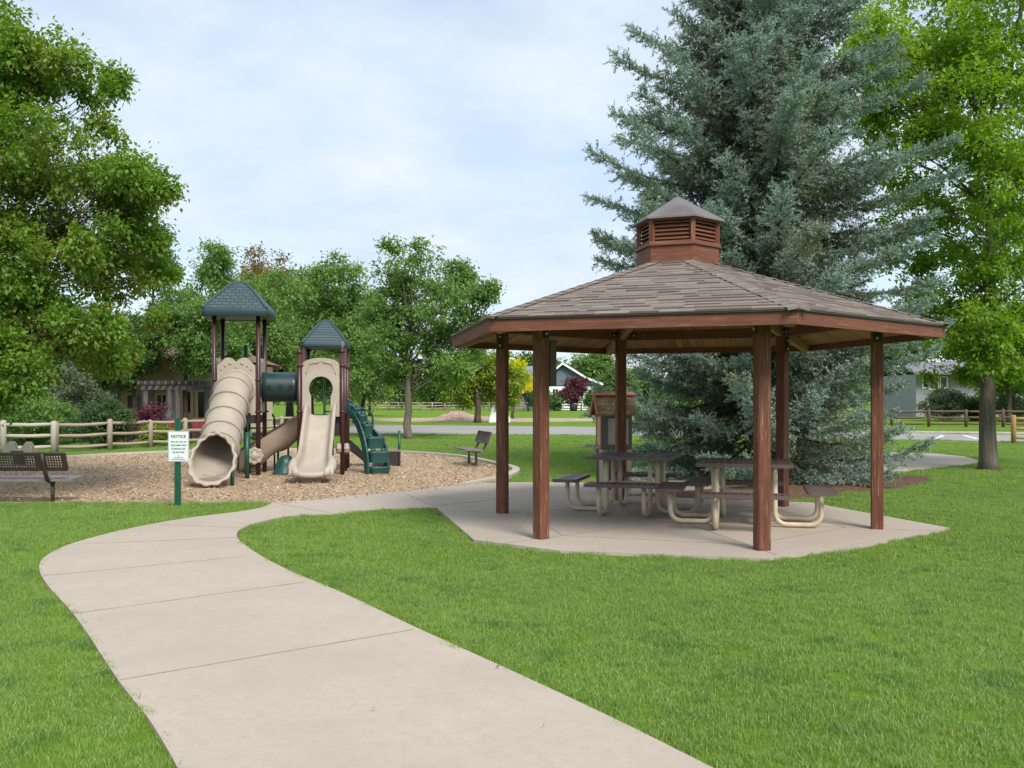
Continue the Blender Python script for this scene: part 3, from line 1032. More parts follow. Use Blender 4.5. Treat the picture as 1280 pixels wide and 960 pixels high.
for k in range(6):
    lv = MB()
    A, B = hexpt(.50, k), hexpt(.50, k + 1)
    ex = (B - A).normalized(); nn = V((ex.y, -ex.x, 0))
    if nn.dot((A + B) * .5 - SLABC) < 0: nn = -nn
    for i in range(5):
        z = 3.585 + i * .05
        a0, a1 = A + ex * .035, B - ex * .035
        ps = []
        for (q, zz) in ((.0, 0.0), (-.05, .034)):
            pass
        o0, o1 = a0 + nn * .0, a1 + nn * .0
        i0, i1 = a0 - nn * .05, a1 - nn * .05
        lv.hexa([o0 + V((0, 0, z)), o1 + V((0, 0, z)), i1 + V((0, 0, z + .034)), i0 + V((0, 0, z + .034)), o0 + V((0, 0, z + .016)), o1 + V((0, 0, z + .016)), i1 + V((0, 0, z + .05)), i0 + V((0, 0, z + .05))], grain=ex)
    lv.build('louvre_panel', M_['beam'], cup)
b = MB(); hexwall(b, .535, 3.820, .535, 3.848, .05); b.build('cupola_trim', M_['beam'], cup)
b = MB()
r0 = hexring(.60, 3.838); r1 = hexring(.595, 3.862); r2 = hexring(.035, 4.185)
fs = []
for k in range(6):
    j = (k + 1) % 6
    fs += [(k, j, 6 + j, 6 + k), (6 + k, 6 + j, 12 + j, 12 + k)]
fs += [(5, 4, 3, 2, 1, 0), (12, 13, 14, 15, 16, 17)]
b.add(r0 + r1 + r2, fs)
b.build('cupola_roof', M_['grey_metal'], cup)
b = MB()
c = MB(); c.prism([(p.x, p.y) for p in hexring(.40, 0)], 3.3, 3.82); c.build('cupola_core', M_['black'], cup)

# ------------------------------------------------------------------ picnic tables
def slot_plate(mb, c, ex, ey, w, d, th, groups, nslot, slot_len):
    """top with groups of slots parallel to ey; c is the centre of the upper face"""
    org = V(c) - ex * (w / 2) - ey * (d / 2)
    us = [0]; flag = []
    m = .05
    gw = (w - 2 * m - (groups - 1) * .07) / groups
    x = m
    us.append(x); flag.append(False)
    for g in range(groups):
        sw = gw / (2 * nslot - 1)
        for i in range(2 * nslot - 1):
            x += sw; us.append(x); flag.append(i % 2 == 0)
        if g < groups - 1:
            x += .07; us.append(x); flag.append(False)
    us.append(w); flag.append(False)
    rows = max(1, round(d / slot_len))
    vs_ = [0, .04]; vf = [False]
    gd = (d - .08 - (rows - 1) * .035) / rows
    y = .04
    for r in range(rows):
        y += gd; vs_.append(y); vf.append(True)
        if r < rows - 1:
            y += .035; vs_.append(y); vf.append(False)
    vs_.append(d); vf.append(False)
    mb.plate(org, ex, ey, us, vs_, lambda i, j: flag[i] and vf[j], .012)
    # folded rim
    for (p, q) in ((org, org + ex * w), (org + ey * d, org + ex * w + ey * d)):
        mb.bar(p - V((0, 0, th / 2 + .001)), q - V((0, 0, th / 2 + .001)), .022, th)
    for (p, q) in ((org + ey * .012, org + ey * (d - .012)), (org + ex * w + ey * .012, org + ex * w + ey * (d - .012))):
        mb.bar(p - V((0, 0, th / 2 + .001)), q - V((0, 0, th / 2 + .001)), .022, th)

def picnic_table():
    t = thing('picnic_table', 'square brown picnic table with four seats nearest the back left pavilion post', 'picnic table', (0, 0, 0), 'picnic tables under the pavilion')
    ex, ey = V((1, 0, 0)), V((0, 1, 0))
    b = MB(); slot_plate(b, (0, 0, .777), ex, ey, 1.13, 1.13, .042, 3, 5, .26)
    b.build('tabletop', M_['brown_steel'], t)
    for k in range(4):
        R = Matrix.Rotation(k * math.pi / 2, 3, 'Z')
        ax, ay = R @ ex, R @ ey                 # ay points outward
        b = MB(); slot_plate(b, ay * .90 + V((0, 0, .452)), ax, ay, .98, .30, .045, 3, 4, .22)
        b.build('seat', M_['brown_steel'], t)
        for s in (-1, 1):
            pts = []
            def q(d, z): pts.append(ax * (.30 * s + .028) + ay * d + V((0, 0, z)))
            q(.90, .405); q(.90, .17)
            for i in range(1, 7):
                a = math.pi / 2 * i / 6
                q(.90 - .135 * (1 - math.cos(a)), .17 - .135 * math.sin(a))
            q(.50, .035)
            for i in range(1, 7):
                a = math.pi / 2 * i / 6
                q(.50 - .135 * math.sin(a), .17 - .135 * math.cos(a))
            q(.365, .735)
            MB().tube(pts, .031, 8, square=False).build('frame_tube', M_['cream_steel'], t)
    for s in (-1, 1):
        MB().bar(V((-.42, .30 * s, .36)), V((.42, .30 * s, .36)), .035, .04).build('cross_brace', M_['cream_steel'], t)
        MB().bar(V((.30 * s + .02, -.42, .365)), V((.30 * s + .02, .42, .365)), .035, .04).build('cross_brace', M_['cream_steel'], t)
        MB().bar(V((-.5, .36 * s, .745)), V((.5, .36 * s, .745)), .04, .03).build('top_bearer', M_['cream_steel'], t)
    return t
t1 = picnic_table()
t1.location = (1.72, 13.08, .033); t1.rotation_euler.z = rad(-17)
t2 = copy_tree(t1)
t2.location = (2.93, 11.77, .033); t2.rotation_euler.z = rad(-14)
tag(t2, 'square brown picnic table with four seats behind the front pavilion post')

# ------------------------------------------------------------------ notice box (kiosk) behind the pavilion
kc = V((1.70, 15.55, 0))
KI = thing('notice_kiosk', 'small wooden notice box on posts with cedar shake roof by the spruce', 'notice kiosk', kc)
ka = rad(9)
kx, ky = V((math.cos(ka), math.sin(ka), 0)), V((-math.sin(ka), math.cos(ka), 0))
def K(u, v, z): return kc + kx * u + ky * v + V((0, 0, z))
def kbox(mb, u0, u1, v0, v1, z0, z1):
    mb.hexa([K(u0, v0, z0), K(u1, v0, z0), K(u1, v1, z0), K(u0, v1, z0), K(u0, v0, z1), K(u1, v0, z1), K(u1, v1, z1), K(u0, v1, z1)])
b = MB(); kbox(b, -.255, .255, -.17, .17, .76, 1.34); b.build('cabinet', M_['olive'], KI)
fr = MB()
kbox(fr, -.15, .20, -.182, -.171, .84, 1.27)
fr.build('display_board', M_['board'], KI)
b = MB()
for (u0, u1, z0, z1) in ((-.255, -.152, .76, 1.34), (.202, .255, .76, 1.34), (-.15, .20, .76, .838), (-.15, .20, 1.272, 1.34)):
    kbox(b, u0, u1, -.190, -.172, z0, z1)
b.build('door_frame', M_['olive'], KI)
b = MB()
kbox(b, -.268, -.256, -.17, -.125, .76, 1.42); kbox(b, -.268, -.256, .125, .17, .76, 1.42)
kbox(b, -.268, -.256, -.12, .12, .76, .82); kbox(b, -.268, -.256, -.12, .12, 1.29, 1.34)
b.build('side_trim', M_['orange_wood'], KI)
b = MB(); kbox(b, -.262, -.2565, -.115, .115, .83, 1.285); b.build('posted_notice', M_['paper'], KI)
b = MB(); b.extrude([K(-.255, -.17, 1.341), K(-.255, .17, 1.341), K(-.255, 0, 1.60)], kx * .51); b.build('gable', M_['cream_post'], KI)
b = MB()
for s in (-1, 1):
    for i in range(5):
        f0, f1 = 1 - i / 5, 1 - (i + 1) / 5
        u = -.33
        while u < .33:
            wd = random.choice((.05, .07, .09))
            u1 = min(u + wd, .33)
            def kp(uu, f, dz): return K(uu, s * .235 * f, 1.335 + .325 * (1 - f) + dz)
            jt = random.uniform(0, .012)
            b.hexa([kp(u, f0 + .05, 0), kp(u1 - .004, f0 + .05, 0), kp(u1 - .004, f1, .004), kp(u, f1, .004), kp(u, f0 + .05, .022 + jt), kp(u1 - .004, f0 + .05, .022 + jt), kp(u1 - .004, f1, .016), kp(u, f1, .016)], grain=ky)
            u = u1
rf = b.build('shake_roof', M_['cedar_shake'], KI)
b = MB()
b.bar(K(-.335, -.03, 1.672), K(.335, -.03, 1.672), .10, .02, up=(0, -.5, 1)); b.bar(K(-.335, .03, 1.680), K(.335, .03, 1.680), .10, .02, up=(0, .5, 1))
b.build('ridge_cap', M_['orange_wood'], KI)
for s in (-1, 1):
    MB().bar(K(-.345, s * .245, 1.325), K(-.345, 0, 1.668), .025, .07).build('barge_board', M_['orange_wood'], KI)
for (u, v) in ((-.22, -.12), (.20, -.12)):
    MB().bar(K(u, v, 0), K(u, v, .758), .09, .09).build('post', M_['cream_post'], KI)
MB().bar(K(-.22, .13, 0), K(-.22, .13, .758), .07, .07).build('post', M_['olive'], KI)
b = MB(); kbox(b, -.17, .15, -.13, -.10, .08, .70); b.build('lower_panel', M_['olive'], KI)
# ------------------------------------------------------------------ playground structure
PO = V((-5.234, 19.24, 0))
pa = math.atan2(.114, .993)
pex, pey = V((math.cos(pa), math.sin(pa), 0)), V((-math.sin(pa), math.cos(pa), 0))
def W(u, v, z): return PO + pex * u + pey * v + V((0, 0, z))
PM = Matrix.Rotation(pa, 3, 'Z')
PL = thing('play_structure', 'playground climbing structure with two roofed towers, tan slides and green tunnel', 'play structure', PO)
SZ = .88
DK = 1.25                                     # deck height
def post(u, v, h, collars=(1.32, 1.98)):
    b = MB(); b.tube([W(u, v, 0), W(u, v, h)], .047, 14)
    if h < 3: b.lathe([(.054, h - .03), (.056, h), (.05, h + .03), (.025, h + .05)], W(u, v, 0), 14)
    p = b.build('post', M_['maroon'], PL)
    c = MB()
    for z in collars:
        c.lathe([(.056, z - .022), (.060, z - .02), (.060, z + .02), (.056, z + .022)], W(u, v, 0), 14)
        c.box(W(u, v, z) + pex * .07, (.04, .03, .03), pa)
    c.build('collar', M_['maroon'], p)
TA = [(-SZ, 0), (0, 0), (0, SZ), (-SZ, SZ)]
UB = .83
for (u, v) in TA: post(u, v, 3.36)
for (u, v, h) in ((UB, 0, 2.56), (UB + SZ, 0, 2.58), (UB, SZ, 2.78), (UB + SZ, SZ, 2.78), (UB, 2 * SZ, 2.78), (UB + SZ, 2 * SZ, 2.78)):
    post(u, v, h, (1.32, 2.28))
# decks
for (u0, u1, v0, v1) in ((-SZ, 0, 0, SZ), (UB, UB + SZ, 0, SZ), (UB, UB + SZ, SZ, 2 * SZ)):
    b = MB()
    b.box(W((u0 + u1) / 2, (v0 + v1) / 2, DK - .03), (SZ - .10, SZ - .10, .05), pa)
    for s in (0, 1):
        b.box(W((u0 + u1) / 2, v0 + .05 if s == 0 else v1 - .05, DK - .085), (SZ - .12, .03, .16), pa)
        b.box(W(u0 + .05 if s == 0 else u1 - .05, (v0 + v1) / 2, DK - .085), (.03, SZ - .16, .16), pa)
    b.build('deck', M_['deck'], PL)

# roofs with moulded shingle relief
def moulded(name, scale_u, scale_v, offs):
    m, t, bs = mat0(name)
    uv = t.new('ShaderNodeTexCoord').outputs['UV']
    br = t.new('ShaderNodeTexBrick', offset=offs)
    br.inputs['Scale'].default_value = 1.0
    br.inputs['Mortar Size'].default_value = .010
    br.inputs['Mortar Smooth'].default_value = .3
    br.inputs['Brick Width'].default_value = scale_u
    br.inputs['Row Height'].default_value = scale_v
    br.inputs['Color1'].default_value = c4((.036, .070, .084)); br.inputs['Color2'].default_value = c4((.055, .090, .105))
    br.inputs['Mortar'].default_value = c4((.016, .034, .042))
    t.link(uv, br.inputs['Vector'])
    t.link(br.outputs['Color'], bs.inputs['Base Color'])
    bs.inputs['Roughness'].default_value = .5
    inv = t.new('ShaderNodeMath', operation='SUBTRACT', i_0=1.0); t.link(br.outputs['Fac'], inv.inputs[1])
    bump(t, bs, inv.outputs[0], .8, .02)
    return m
def bell_roof(name, uc, vc, hw, z0, band, za, m, rim_m):
    def ring(h, z, n=6, rc=.10):
        pts = []
        r = min(rc, h * .5)
        for q in range(4):
            for i in range(n + 1):
                a = math.pi / 2 * (q + i / n)
                sx_, sy_ = (1, 1) if q == 0 else (-1, 1) if q == 1 else (-1, -1) if q == 2 else (1, -1)
                pts.append(W(uc + sx_ * (h - r) + r * math.cos(a), vc + sy_ * (h - r) + r * math.sin(a), z))
        return pts
    prof = [(1.0, 0), (.965, .04), (.83, .225), (.67, .44), (.51, .65), (.37, .82), (.255, .925), (.15, .98), (.06, .997), (.004, 1.0)]
    b = MB()
    zz = z0 + band
    rings = [ring(hw * f, zz + (za - zz) * t_) for f, t_ in prof]
    n = len(rings[0])
    L = 0
    for i in range(len(rings) - 1):
        d = math.hypot(hw * (prof[i][0] - prof[i + 1][0]), (za - zz) * (prof[i + 1][1] - prof[i][1]))
        for k in range(n):
            k2 = (k + 1) % n
            def uvw(ring_, kk, l):
                # along the side each face looks to
                q = ((k * 4) // n) % 4
                p = ring_[kk]
                e = pex if q in (1, 3) else pey
                nn = (ring_[k] + ring_[k2]) * .5 - W(uc, vc, 0)
                e = pex if abs(nn.dot(pey)) > abs(nn.dot(pex)) else pey
                return (p.dot(e) + 10, l)
            b.add([rings[i][k], rings[i][k2], rings[i + 1][k2], rings[i + 1][k]], [(0, 1, 2, 3)], True,
                  [[uvw(rings[i], k, L), uvw(rings[i], k2, L), uvw(rings[i + 1], k2, L + d), uvw(rings[i + 1], k, L + d)]])
        L += d
    rf = b.build(name, m, PL)
    b = MB()
    b.grid([ring(hw * .93, z0 + .02), ring(hw * .97, z0), ring(hw * 1.0, z0 + .012), ring(hw * 1.005, zz - .02), ring(hw * .99, zz + .004), ring(hw * .965, zz + .012)], True, True)
    b.add(ring(hw * .93, z0 + .02), [tuple(range(n))])
    b.build('roof_rim', rim_m, rf)
    # four moulded hip ridges
    b = MB()
    for sx_, sy_ in ((1, 1), (-1, 1), (-1, -1), (1, -1)):
        pts = [W(uc + sx_ * (hw * f - .025 * min(1, f * 3)), vc + sy_ * (hw * f - .025 * min(1, f * 3)), zz + (za - zz) * t_ + .004) for f, t_ in prof]
        b.tube(pts, .028, 8)
    b.build('roof_ridge', rim_m, rf)
bell_roof('roof', -SZ / 2, SZ / 2, .665, 3.275, .165, 4.03, moulded('moulded_shingles', .15, .088, .5), M_['teal'])
bell_roof('roof', UB + SZ / 2, SZ * 1.5, .505, 2.70, .10, 3.31, moulded('moulded_clapboards', 9.0, .075, .5), M_['teal'])

def panel(name, poly, m, org, ux, holes=None, th=.04):
    """outline in (u, z) on a vertical sheet, with optional hole outlines, via bmesh fill"""
    import bmesh
    bm = bmesh.new()
    es = []
    for pl in [poly] + (holes or []):
        vs_ = [bm.verts.new(V(org) + V(ux) * p[0] + V((0, 0, p[1]))) for p in pl]
        for i in range(len(vs_)):
            es.append(bm.edges.new((vs_[i], vs_[(i + 1) % len(vs_)])))
    bmesh.ops.triangle_fill(bm, use_beauty=True, use_dissolve=False, edges=es)
    bmesh.ops.recalc_face_normals(bm, faces=bm.faces)
    me = bpy.data.meshes.new(name)
    bm.to_mesh(me); bm.free()
    o = finish(name, me, m, PL)
    md = o.modifiers.new('solid', 'SOLIDIFY'); md.thickness = th; md.offset = 0
    bv = o.modifiers.new('bevel', 'BEVEL'); bv.width = .008; bv.segments = 2; bv.limit_method = 'ANGLE'; bv.angle_limit = rad(50)
    return o
def scallop(w, zb, zt, hump):
    pts = [(-w, zb), (w, zb), (w, zt)]
    for i in range(1, 26):
        x = w - 2 * w * i / 26
        f = abs(x) / w
        pts.append((x, zt + hump * (math.sin(min(1, (1 - f) / .55) * math.pi / 2) ** 1.5 if f > .45 else 1 - .55 * (1 - f / .45) ** 2)))
    pts.append((-w, zt))
    return pts
hw = SZ / 2 - .06
# tower one: front panel behind the tube slide, the two sides, and the back
for (o_, ax, nm) in ((W(-SZ / 2, .0, 0), pex, 'front'), (W(0, SZ / 2, 0), pey, 'side'), (W(-SZ, SZ / 2, 0), pey, 'side')):
    circ = [(.33 * math.cos(2 * math.pi * k / 28), 1.83 + .33 * math.sin(2 * math.pi * k / 28)) for k in range(28)] if nm == 'front' or o_ == W(0, SZ / 2, 0) else None
    pnl = panel('panel', scallop(hw, 1.30, 2.28, .16), M_['tan'], o_, ax, [circ] if circ else None)
    if nm == 'front':
        for x, z, r in ((-.30, 2.20, .022), (-.22, 2.27, .026), (-.12, 2.32, .036), (.0, 2.24, .02), (.12, 2.32, .036), (.22, 2.27, .026), (.30, 2.20, .022)):
            MB().lathe([(r, 0), (r, .008), (r * .5, .016)], o_ + pex * x - pey * .020 + V((0, 0, z)), 12, Matrix.Rotation(rad(90), 3, 'X')).build('panel_boss', M_['tan'], pnl)
# tower two: hooded slide entrance with a keyhole opening
hd = []
for i in range(0, 25):
    a = math.pi * i / 24
    hd.append((hw * math.cos(a) * (1 if abs(math.cos(a)) < .98 else 1), 2.27 + .17 * math.sin(a) ** .8))
hd = [(hw, 1.22)] + hd + [(-hw, 1.22)]
key = [(-.20, 1.24), (.20, 1.24), (.20, 1.60)]
for i in range(0, 19):
    a = -rad(32) + (math.pi + rad(64)) * i / 18
    key.append((.245 * math.cos(a), 1.80 + .245 * math.sin(a) * 1.05))
key.append((-.20, 1.60))
panel('slide_hood', hd, M_['tan'], W(UB + SZ / 2, .02, 0), pex, [key], .05)
b = MB()
for s in (-1, 1):
    b.tube([W(UB + SZ / 2 + s * x, -.012, z) for x, z in ((.05, 2.325), (.11, 2.345), (.19, 2.33), (.24, 2.30))], [.008, .018, .016, .005], 8)
b.tube([W(UB + SZ / 2 + .30 * math.cos(math.pi * i / 16), -.008, 2.10 + .27 * math.sin(math.pi * i / 16)) for i in range(17)], .011, 8)
b.build('hood_relief', M_['tan'], PL)

# tunnel between the towers
b = MB()
n = 28
rows = []
R0 = .300
for i in range(7):
    u = .03 + (UB - .06) * i / 6
    rows.append([W(u, SZ / 2 + R0 * math.cos(2 * math.pi * k / n), 1.84 + R0 * math.sin(2 * math.pi * k / n)) for k in range(n)])
b.grid(rows, True, True)
tn = b.build('tunnel', M_['tunnel'], PL, solid=.02)
for u in (.035, UB - .035):
    b = MB(); b.tube([W(u, SZ / 2 + (R0 + .008) * math.cos(2 * math.pi * k / n), 1.84 + (R0 + .008) * math.sin(2 * math.pi * k / n)) for k in range(n + 1)], .016, 8, False)
    b.build('tunnel_flange', M_['tunnel'], tn)
for u in (.20, .42, .64):
    ang = rad(181)
    c = W(u, SZ / 2 + (R0 + .004) * math.cos(ang), 1.84 + (R0 + .004) * math.sin(ang) + .16 * 0)
    d = (c - W(u, SZ / 2, 1.84)).normalized()
    MB().tube([c, c + d * .016], .048, 14).build('tunnel_porthole', M_['rubber'], tn)  # black disc paints the dark of an open hole

# tube slide
TS = W(-SZ / 2, -.02, 0)
dirs = -pey
cz = [(0, 1.80), (.25, 1.77), (.55, 1.62), (.9, 1.36), (1.3, 1.05), (1.7, .76), (2.05, .575), (2.4, .50), (2.75, .485)]
def cen(s):
    for i in range(len(cz) - 1):
        if s <= cz[i + 1][0]:
            f = (s - cz[i][0]) / (cz[i + 1][0] - cz[i][0])
            p0 = cz[max(i - 1, 0)][1]; p1 = cz[i][1]; p2 = cz[i + 1][1]; p3 = cz[min(i + 2, len(cz) - 1)][1]
            return .5 * (2 * p1 + (p2 - p0) * f + (2 * p0 - 5 * p1 + 4 * p2 - p3) * f * f + (3 * p1 - p0 - 3 * p2 + p3) * f ** 3)
    return cz[-1][1]
def tubept(s, phi, r):
    """phi from the bottom of the tube"""
    e = .01
    sl_ = (cen(s + e) - cen(s - e if s > e else s)) / (2 * e if s > e else e)
    tg = (dirs + V((0, 0, sl_))).normalized()
    up = (V((0, 0, 1)) - tg * tg.z).normalized()
    sd2 = tg.cross(up)
    return TS + dirs * s + V((0, 0, cen(s))) - up * (r * math.cos(phi)) + sd2 * (r * math.sin(phi))
TR = .345
n = 40
def smax(phi): return 1.93 + .76 * (.5 + .5 * math.cos(phi)) ** .8
def flare(s, phi):
    f = max(0, (s - 1.95) / .8)
    return 1 + .26 * f * f * (.6 + .4 * abs(math.sin(phi)))
rows = []
m_ = 30
for i in range(m_ + 1):
    row = []
    for k in range(n):
        phi = 2 * math.pi * k / n
        s = smax(phi) * i / m_
        row.append(tubept(s, phi, TR * flare(s, phi)))
    rows.append(row)
b = MB(); b.grid(rows, True, True)
ts = b.build('tube_slide', M_['tan'], PL, solid=.018)
for s in (.02, .40, .78, 1.14, 1.50, 1.84):
    pts = [tubept(s, 2 * math.pi * k / 32, TR + .022) for k in range(33)]
    MB().tube(pts, .027, 8, False).build('slide_flange', M_['tan'], ts)
b = MB()
pts = []; rr = []
for k in range(97):
    phi = 2 * math.pi * k / 96
    s = smax(phi)
    pts.append(tubept(s, phi, TR * flare(s, phi) + .018 + .016 * math.sin(phi * 14) * (abs(math.sin(phi / 2)) ** .3)))
    rr.append(.030 + .007 * math.sin(phi * 14))
b.tube(pts, rr, 8, False)
b.build('slide_rim', M_['tan'], ts)
for j in range(-5, 6):
    a = j * .11
    MB().tube([tubept(s, a, TR * flare(s, a) - .012) for s in (2.25, 2.35, 2.45, 2.55, 2.64)], .007, 6).build('grip_rib', M_['tan'], ts)
q = TS + dirs * 2.42
MB().box(V((q.x, q.y, .085)), (.40, .30, .17), pa).build('slide_pedestal', M_['tan_dark'], ts, bevel=.01)

# open slide
SO = W(UB + SZ / 2, .0, 0)
path_ = [(-.02, 1.245), (.12, 1.235), (.28, 1.16), (.5, .985), (.8, .735), (1.1, .50), (1.35, .335), (1.55, .265), (1.75, .235), (1.92, .225), (2.0, .20), (2.03, .15)]
rows = []
for i, (s, z) in enumerate(path_):
    f = max(0, min(1, (s - 1.35) / .55))
    f = f * f * (3 - 2 * f)
    wv = .235 + .085 * f + .05 * max(0, (.4 - s)) * 0
    wh = .21 - .03 * f if i < 9 else [.16, .09, .02][i - 9]
    if i < 3: wh = .24
    prof = [(-wv - .085, wh - .035), (-wv - .085, wh - .005), (-wv - .06, wh + .012), (-wv - .03, wh), (-wv - .005, wh * .55), (-wv + .025, .03), (-wv + .08, 0), (-.08, -.004), (0, -.005), (.08, -.004), (wv - .08, 0), (wv - .025, .03), (wv + .005, wh * .55), (wv + .03, wh), (wv + .06, wh + .012), (wv + .085, wh - .005), (wv + .085, wh - .035)]
    rows.append([SO + pex * x + dirs * s + V((0, 0, z + h)) for x, h in prof])
b = MB(); b.grid(rows, True)
sl2 = b.build('open_slide', M_['tan'], PL, solid=.022, sub=1)
b = MB()
for s in (-1, 1):
    pts, rr = [], []
    for (ss, z, r) in ((1.42, .46, .045), (1.58, .40, .075), (1.74, .35, .095), (1.90, .285, .095), (2.0, .22, .08), (2.045, .16, .055)):
        pts.append(SO + pex * (s * (.355 - (.07 if ss > 1.95 else 0) - (.05 if ss > 2.03 else 0))) + dirs * ss + V((0, 0, z))); rr.append(r)
    b.tube(pts, rr, 12)
pts = [SO + pex * x + dirs * (2.0 + .045 * (1 - (x / .33) ** 2)) + V((0, 0, .165 + .05 * (abs(x) / .33) ** 2)) for x in np.linspace(-.33, .33, 15)]
b.tube(pts, .055, 10)
b.build('slide_lip', M_['tan'], sl2)
q = SO + dirs * 1.86
MB().box(V((q.x, q.y, .06)), (.34, .20, .13), pa).build('slide_pedestal', M_['tan_dark'], sl2, bevel=.01)

# flower shaped play wheels on two posts
def wheel(c, nrm, r):
    b = MB()
    e = V(nrm).normalized(); sx_ = e.cross(V((0, 0, 1))).normalized()
    P = []
    for (f, d) in ((.0, -.06), (1.0, -.05), (1.0, .02), (.82, .05), (.70, .03), (.45, .035), (.36, .06), (.02, .065)):
        row = []
        for k in range(40):
            a = 2 * math.pi * k / 40
            rr = r * f * (1 + (.075 * math.cos(a * 8) if f > .5 else 0))
            row.append(V(c) + sx_ * (rr * math.cos(a)) + V((0, 0, rr * math.sin(a))) + e * d)
        P.append(row)
    b.grid(P, True, True)
    o = b.build('play_wheel', M_['tan'], PL)
    for i in range(6):
        a = 2 * math.pi * i / 6
        MB().lathe([(.022, 0), (.022, .01), (.01, .018)], V(c) + sx_ * (r * .58 * math.cos(a)) + V((0, 0, r * .58 * math.sin(a))) + e * .03, 8, e.to_track_quat('Z', 'Y').to_matrix()).build('wheel_boss', M_['tan'], o)
wheel(W(-.06, -.10, .42), -pey + pex * .12, .175)
for s in (-1, 1):
    wheel(W(UB + SZ + s * .085 + .01, -.015, .56), pex * s, .10)

# green poles, ladder, loop behind tower one
def pole(name, pts, r=.026):
    return MB().tube(pts, r, 10).build(name, M_['green_steel'], PL)
pole('slide_support', [W(-.10, -.76, 0), W(-.10, -.76, .93)], .045)
pole('slide_support', [W(-.12, -2.24, 0), W(-.12, -2.24, .27)], .036)
pole('fire_pole', [W(-.44, SZ + .25, 0), W(-.44, SZ + .25, 2.76)], .045)
pole('ladder_rail', [W(-.22, .25, 0), W(-.22, .25, 1.30)])
pole('ladder_rail', [W(.14, SZ + .5, 0), W(.14, SZ + .5, 1.15), W(.14, SZ + .2, 1.25)], .02)
for z in (.20, .50, .78, .98, 1.18):
    pole('ladder_rung', [W(-.22, .25, z), W(-.03, .25, z)], .017)
MB().box(W(-.05, 1.6, .76), (.62, .28, .17), pa).build('step_board', M_['mauve'], PL, bevel=.008)
for s in (-1, 1):
    pole('board_support', [W(-.05 + s * .24, 1.6, 0), W(-.05 + s * .24, 1.6, .70)], .025)
pole('board_support', [W(.35, 2.1, 0), W(.35, 2.1, .86)], .025)

# wavy side slide descending behind, towards tower one
rows = []
WS0, WS1 = W(UB - .02, SZ * 1.35, 1.08), W(-.55, SZ * .95, .20)
wd_ = (WS1 - WS0); wh_ = V((wd_.x, wd_.y, 0)); wside = V((-wh_.y, wh_.x, 0)).normalized()
N_ = 24
for i in range(N_ + 1):
    f = i / N_
    zz = 1.08 - .88 * (f * .9 + .1 * f * f) + (.03 if f > .9 else 0)
    wob = .035 * math.sin(f * 16)
    c = WS0 + wh_ * f; c.z = zz
    top = .22
    prof = [(-.25, -.30 + wob), (-.27, -.10), (-.275, top - .03), (-.255, top), (-.235, top - .03), (-.21, .02), (0, 0), (.21, .02), (.235, top - .03), (.255, top), (.275, top - .03), (.27, -.10), (.25, -.30 + wob)]
    rows.append([c + wside * x + V((0, 0, max(h, .03 - zz))) for x, h in prof])
b = MB(); b.grid(rows, True)
b.build('wave_slide', M_['tan_dark'], PL, solid=.018)
# green stepping pod beside the open slide
b = MB()
c = W(UB - .33, .20, 0)
rows = []
for (f, z, r) in ((0, .0, .25), (0, .03, .26), (0, .07, .245), (0, .09, .225), (0, .24, .21), (0, .34, .17), (0, .41, .10), (0, .43, .01)):
    rows.append([c + pex * (r * math.cos(a) * .95) + pey * (r * math.sin(a) * .9) + V((0, 0, z * .98)) + pex * (.10 * z) for a in [2 * math.pi * k / 24 for k in range(24)]])
b.grid(rows, True, True)
b.build('stepping_pod', M_['green'], PL)

# curved green climber on the far side of tower two
CB = V((-2.80, 19.62, 0)); CT = V((-3.50, 20.42, 0))
cdir = CT - CB
cn = cdir.normalized(); cs = V((cn.y, -cn.x, 0))
if cs.x < 0: cs = -cs
cs = (cs + V((.35, -.1, 0))).normalized()
def chw(f):
    q = max(0.0, min(1.0, (math.sqrt(max(0, 1 - (1 - min(1, f)) ** 2)) - .42) / .36))
    return .22 * (1 - .60 * q * q * (3 - 2 * q))
def CL(f, side, lift=0.0, out=0.0):
    side = side / .215 * chw(f) - (.22 - chw(f))
    z = 1.42 * math.sqrt(max(0, 1 - (1 - min(1, f)) ** 2))
    p = CB + cdir * f + cs * side
    return V((p.x, p.y, z + lift)) + cn * out
for s in (-1, 1):
    b = MB()
    pts_o = [CL(1 - math.cos(math.pi / 2 * i / 16), s * .215, .03) for i in range(17)]
    poly = [p for p in pts_o] + [CL(1 - math.cos(math.pi / 2 * (16 - i) / 16), s * .215, .03) + cn * .15 - V((0, 0, .07)) for i in range(17)]
    poly = [V((p.x, p.y, max(p.z, 0))) for p in poly]
    for i in range(16):
        a0, a1, c1, c0 = poly[i], poly[i + 1], poly[32 - i], poly[33 - i]
        e = cs * .022
        b.hexa([a0 - e, a1 - e, c1 - e, c0 - e, a0 + e, a1 + e, c1 + e, c0 + e])
    b.build('climber_stringer', M_['green'], PL, bevel=.01)
for i in range(7):
    f = 1 - math.cos(rad(4 + i * 13.2))
    p = CL(f, 0)
    b = MB()
    c = V((p.x, p.y, max(p.z - .02, .03)))
    rows = []
    wv, dv = .93 * chw(f), .13
    for (sc_, z) in ((.90, -.15 if c.z > .16 else -c.z), (.93, .02), (1.0, .04), (1.02, .075), (.92, .092), (.05, .095)):
        rows.append([c + cs * (wv * sc_ * max(-1, min(1, 1.25 * math.cos(a)))) + cn * (dv * sc_ * max(-1, min(1, 1.25 * math.sin(a)))) + V((0, 0, z)) for a in [2 * math.pi * k / 24 for k in range(24)]])
    b.grid(rows, True, True)
    b.build('climber_step', M_['green'], PL)
    if 0 < i < 6:
        for s in (-1, 1):
            MB().lathe([(.05, -.02), (.055, .03), (.04, .06), (.01, .068)], c + cs * (s * .5 * chw(f)) + V((0, 0, .085)) - cn * .02, 12).build('climber_knob', M_['green'], PL)
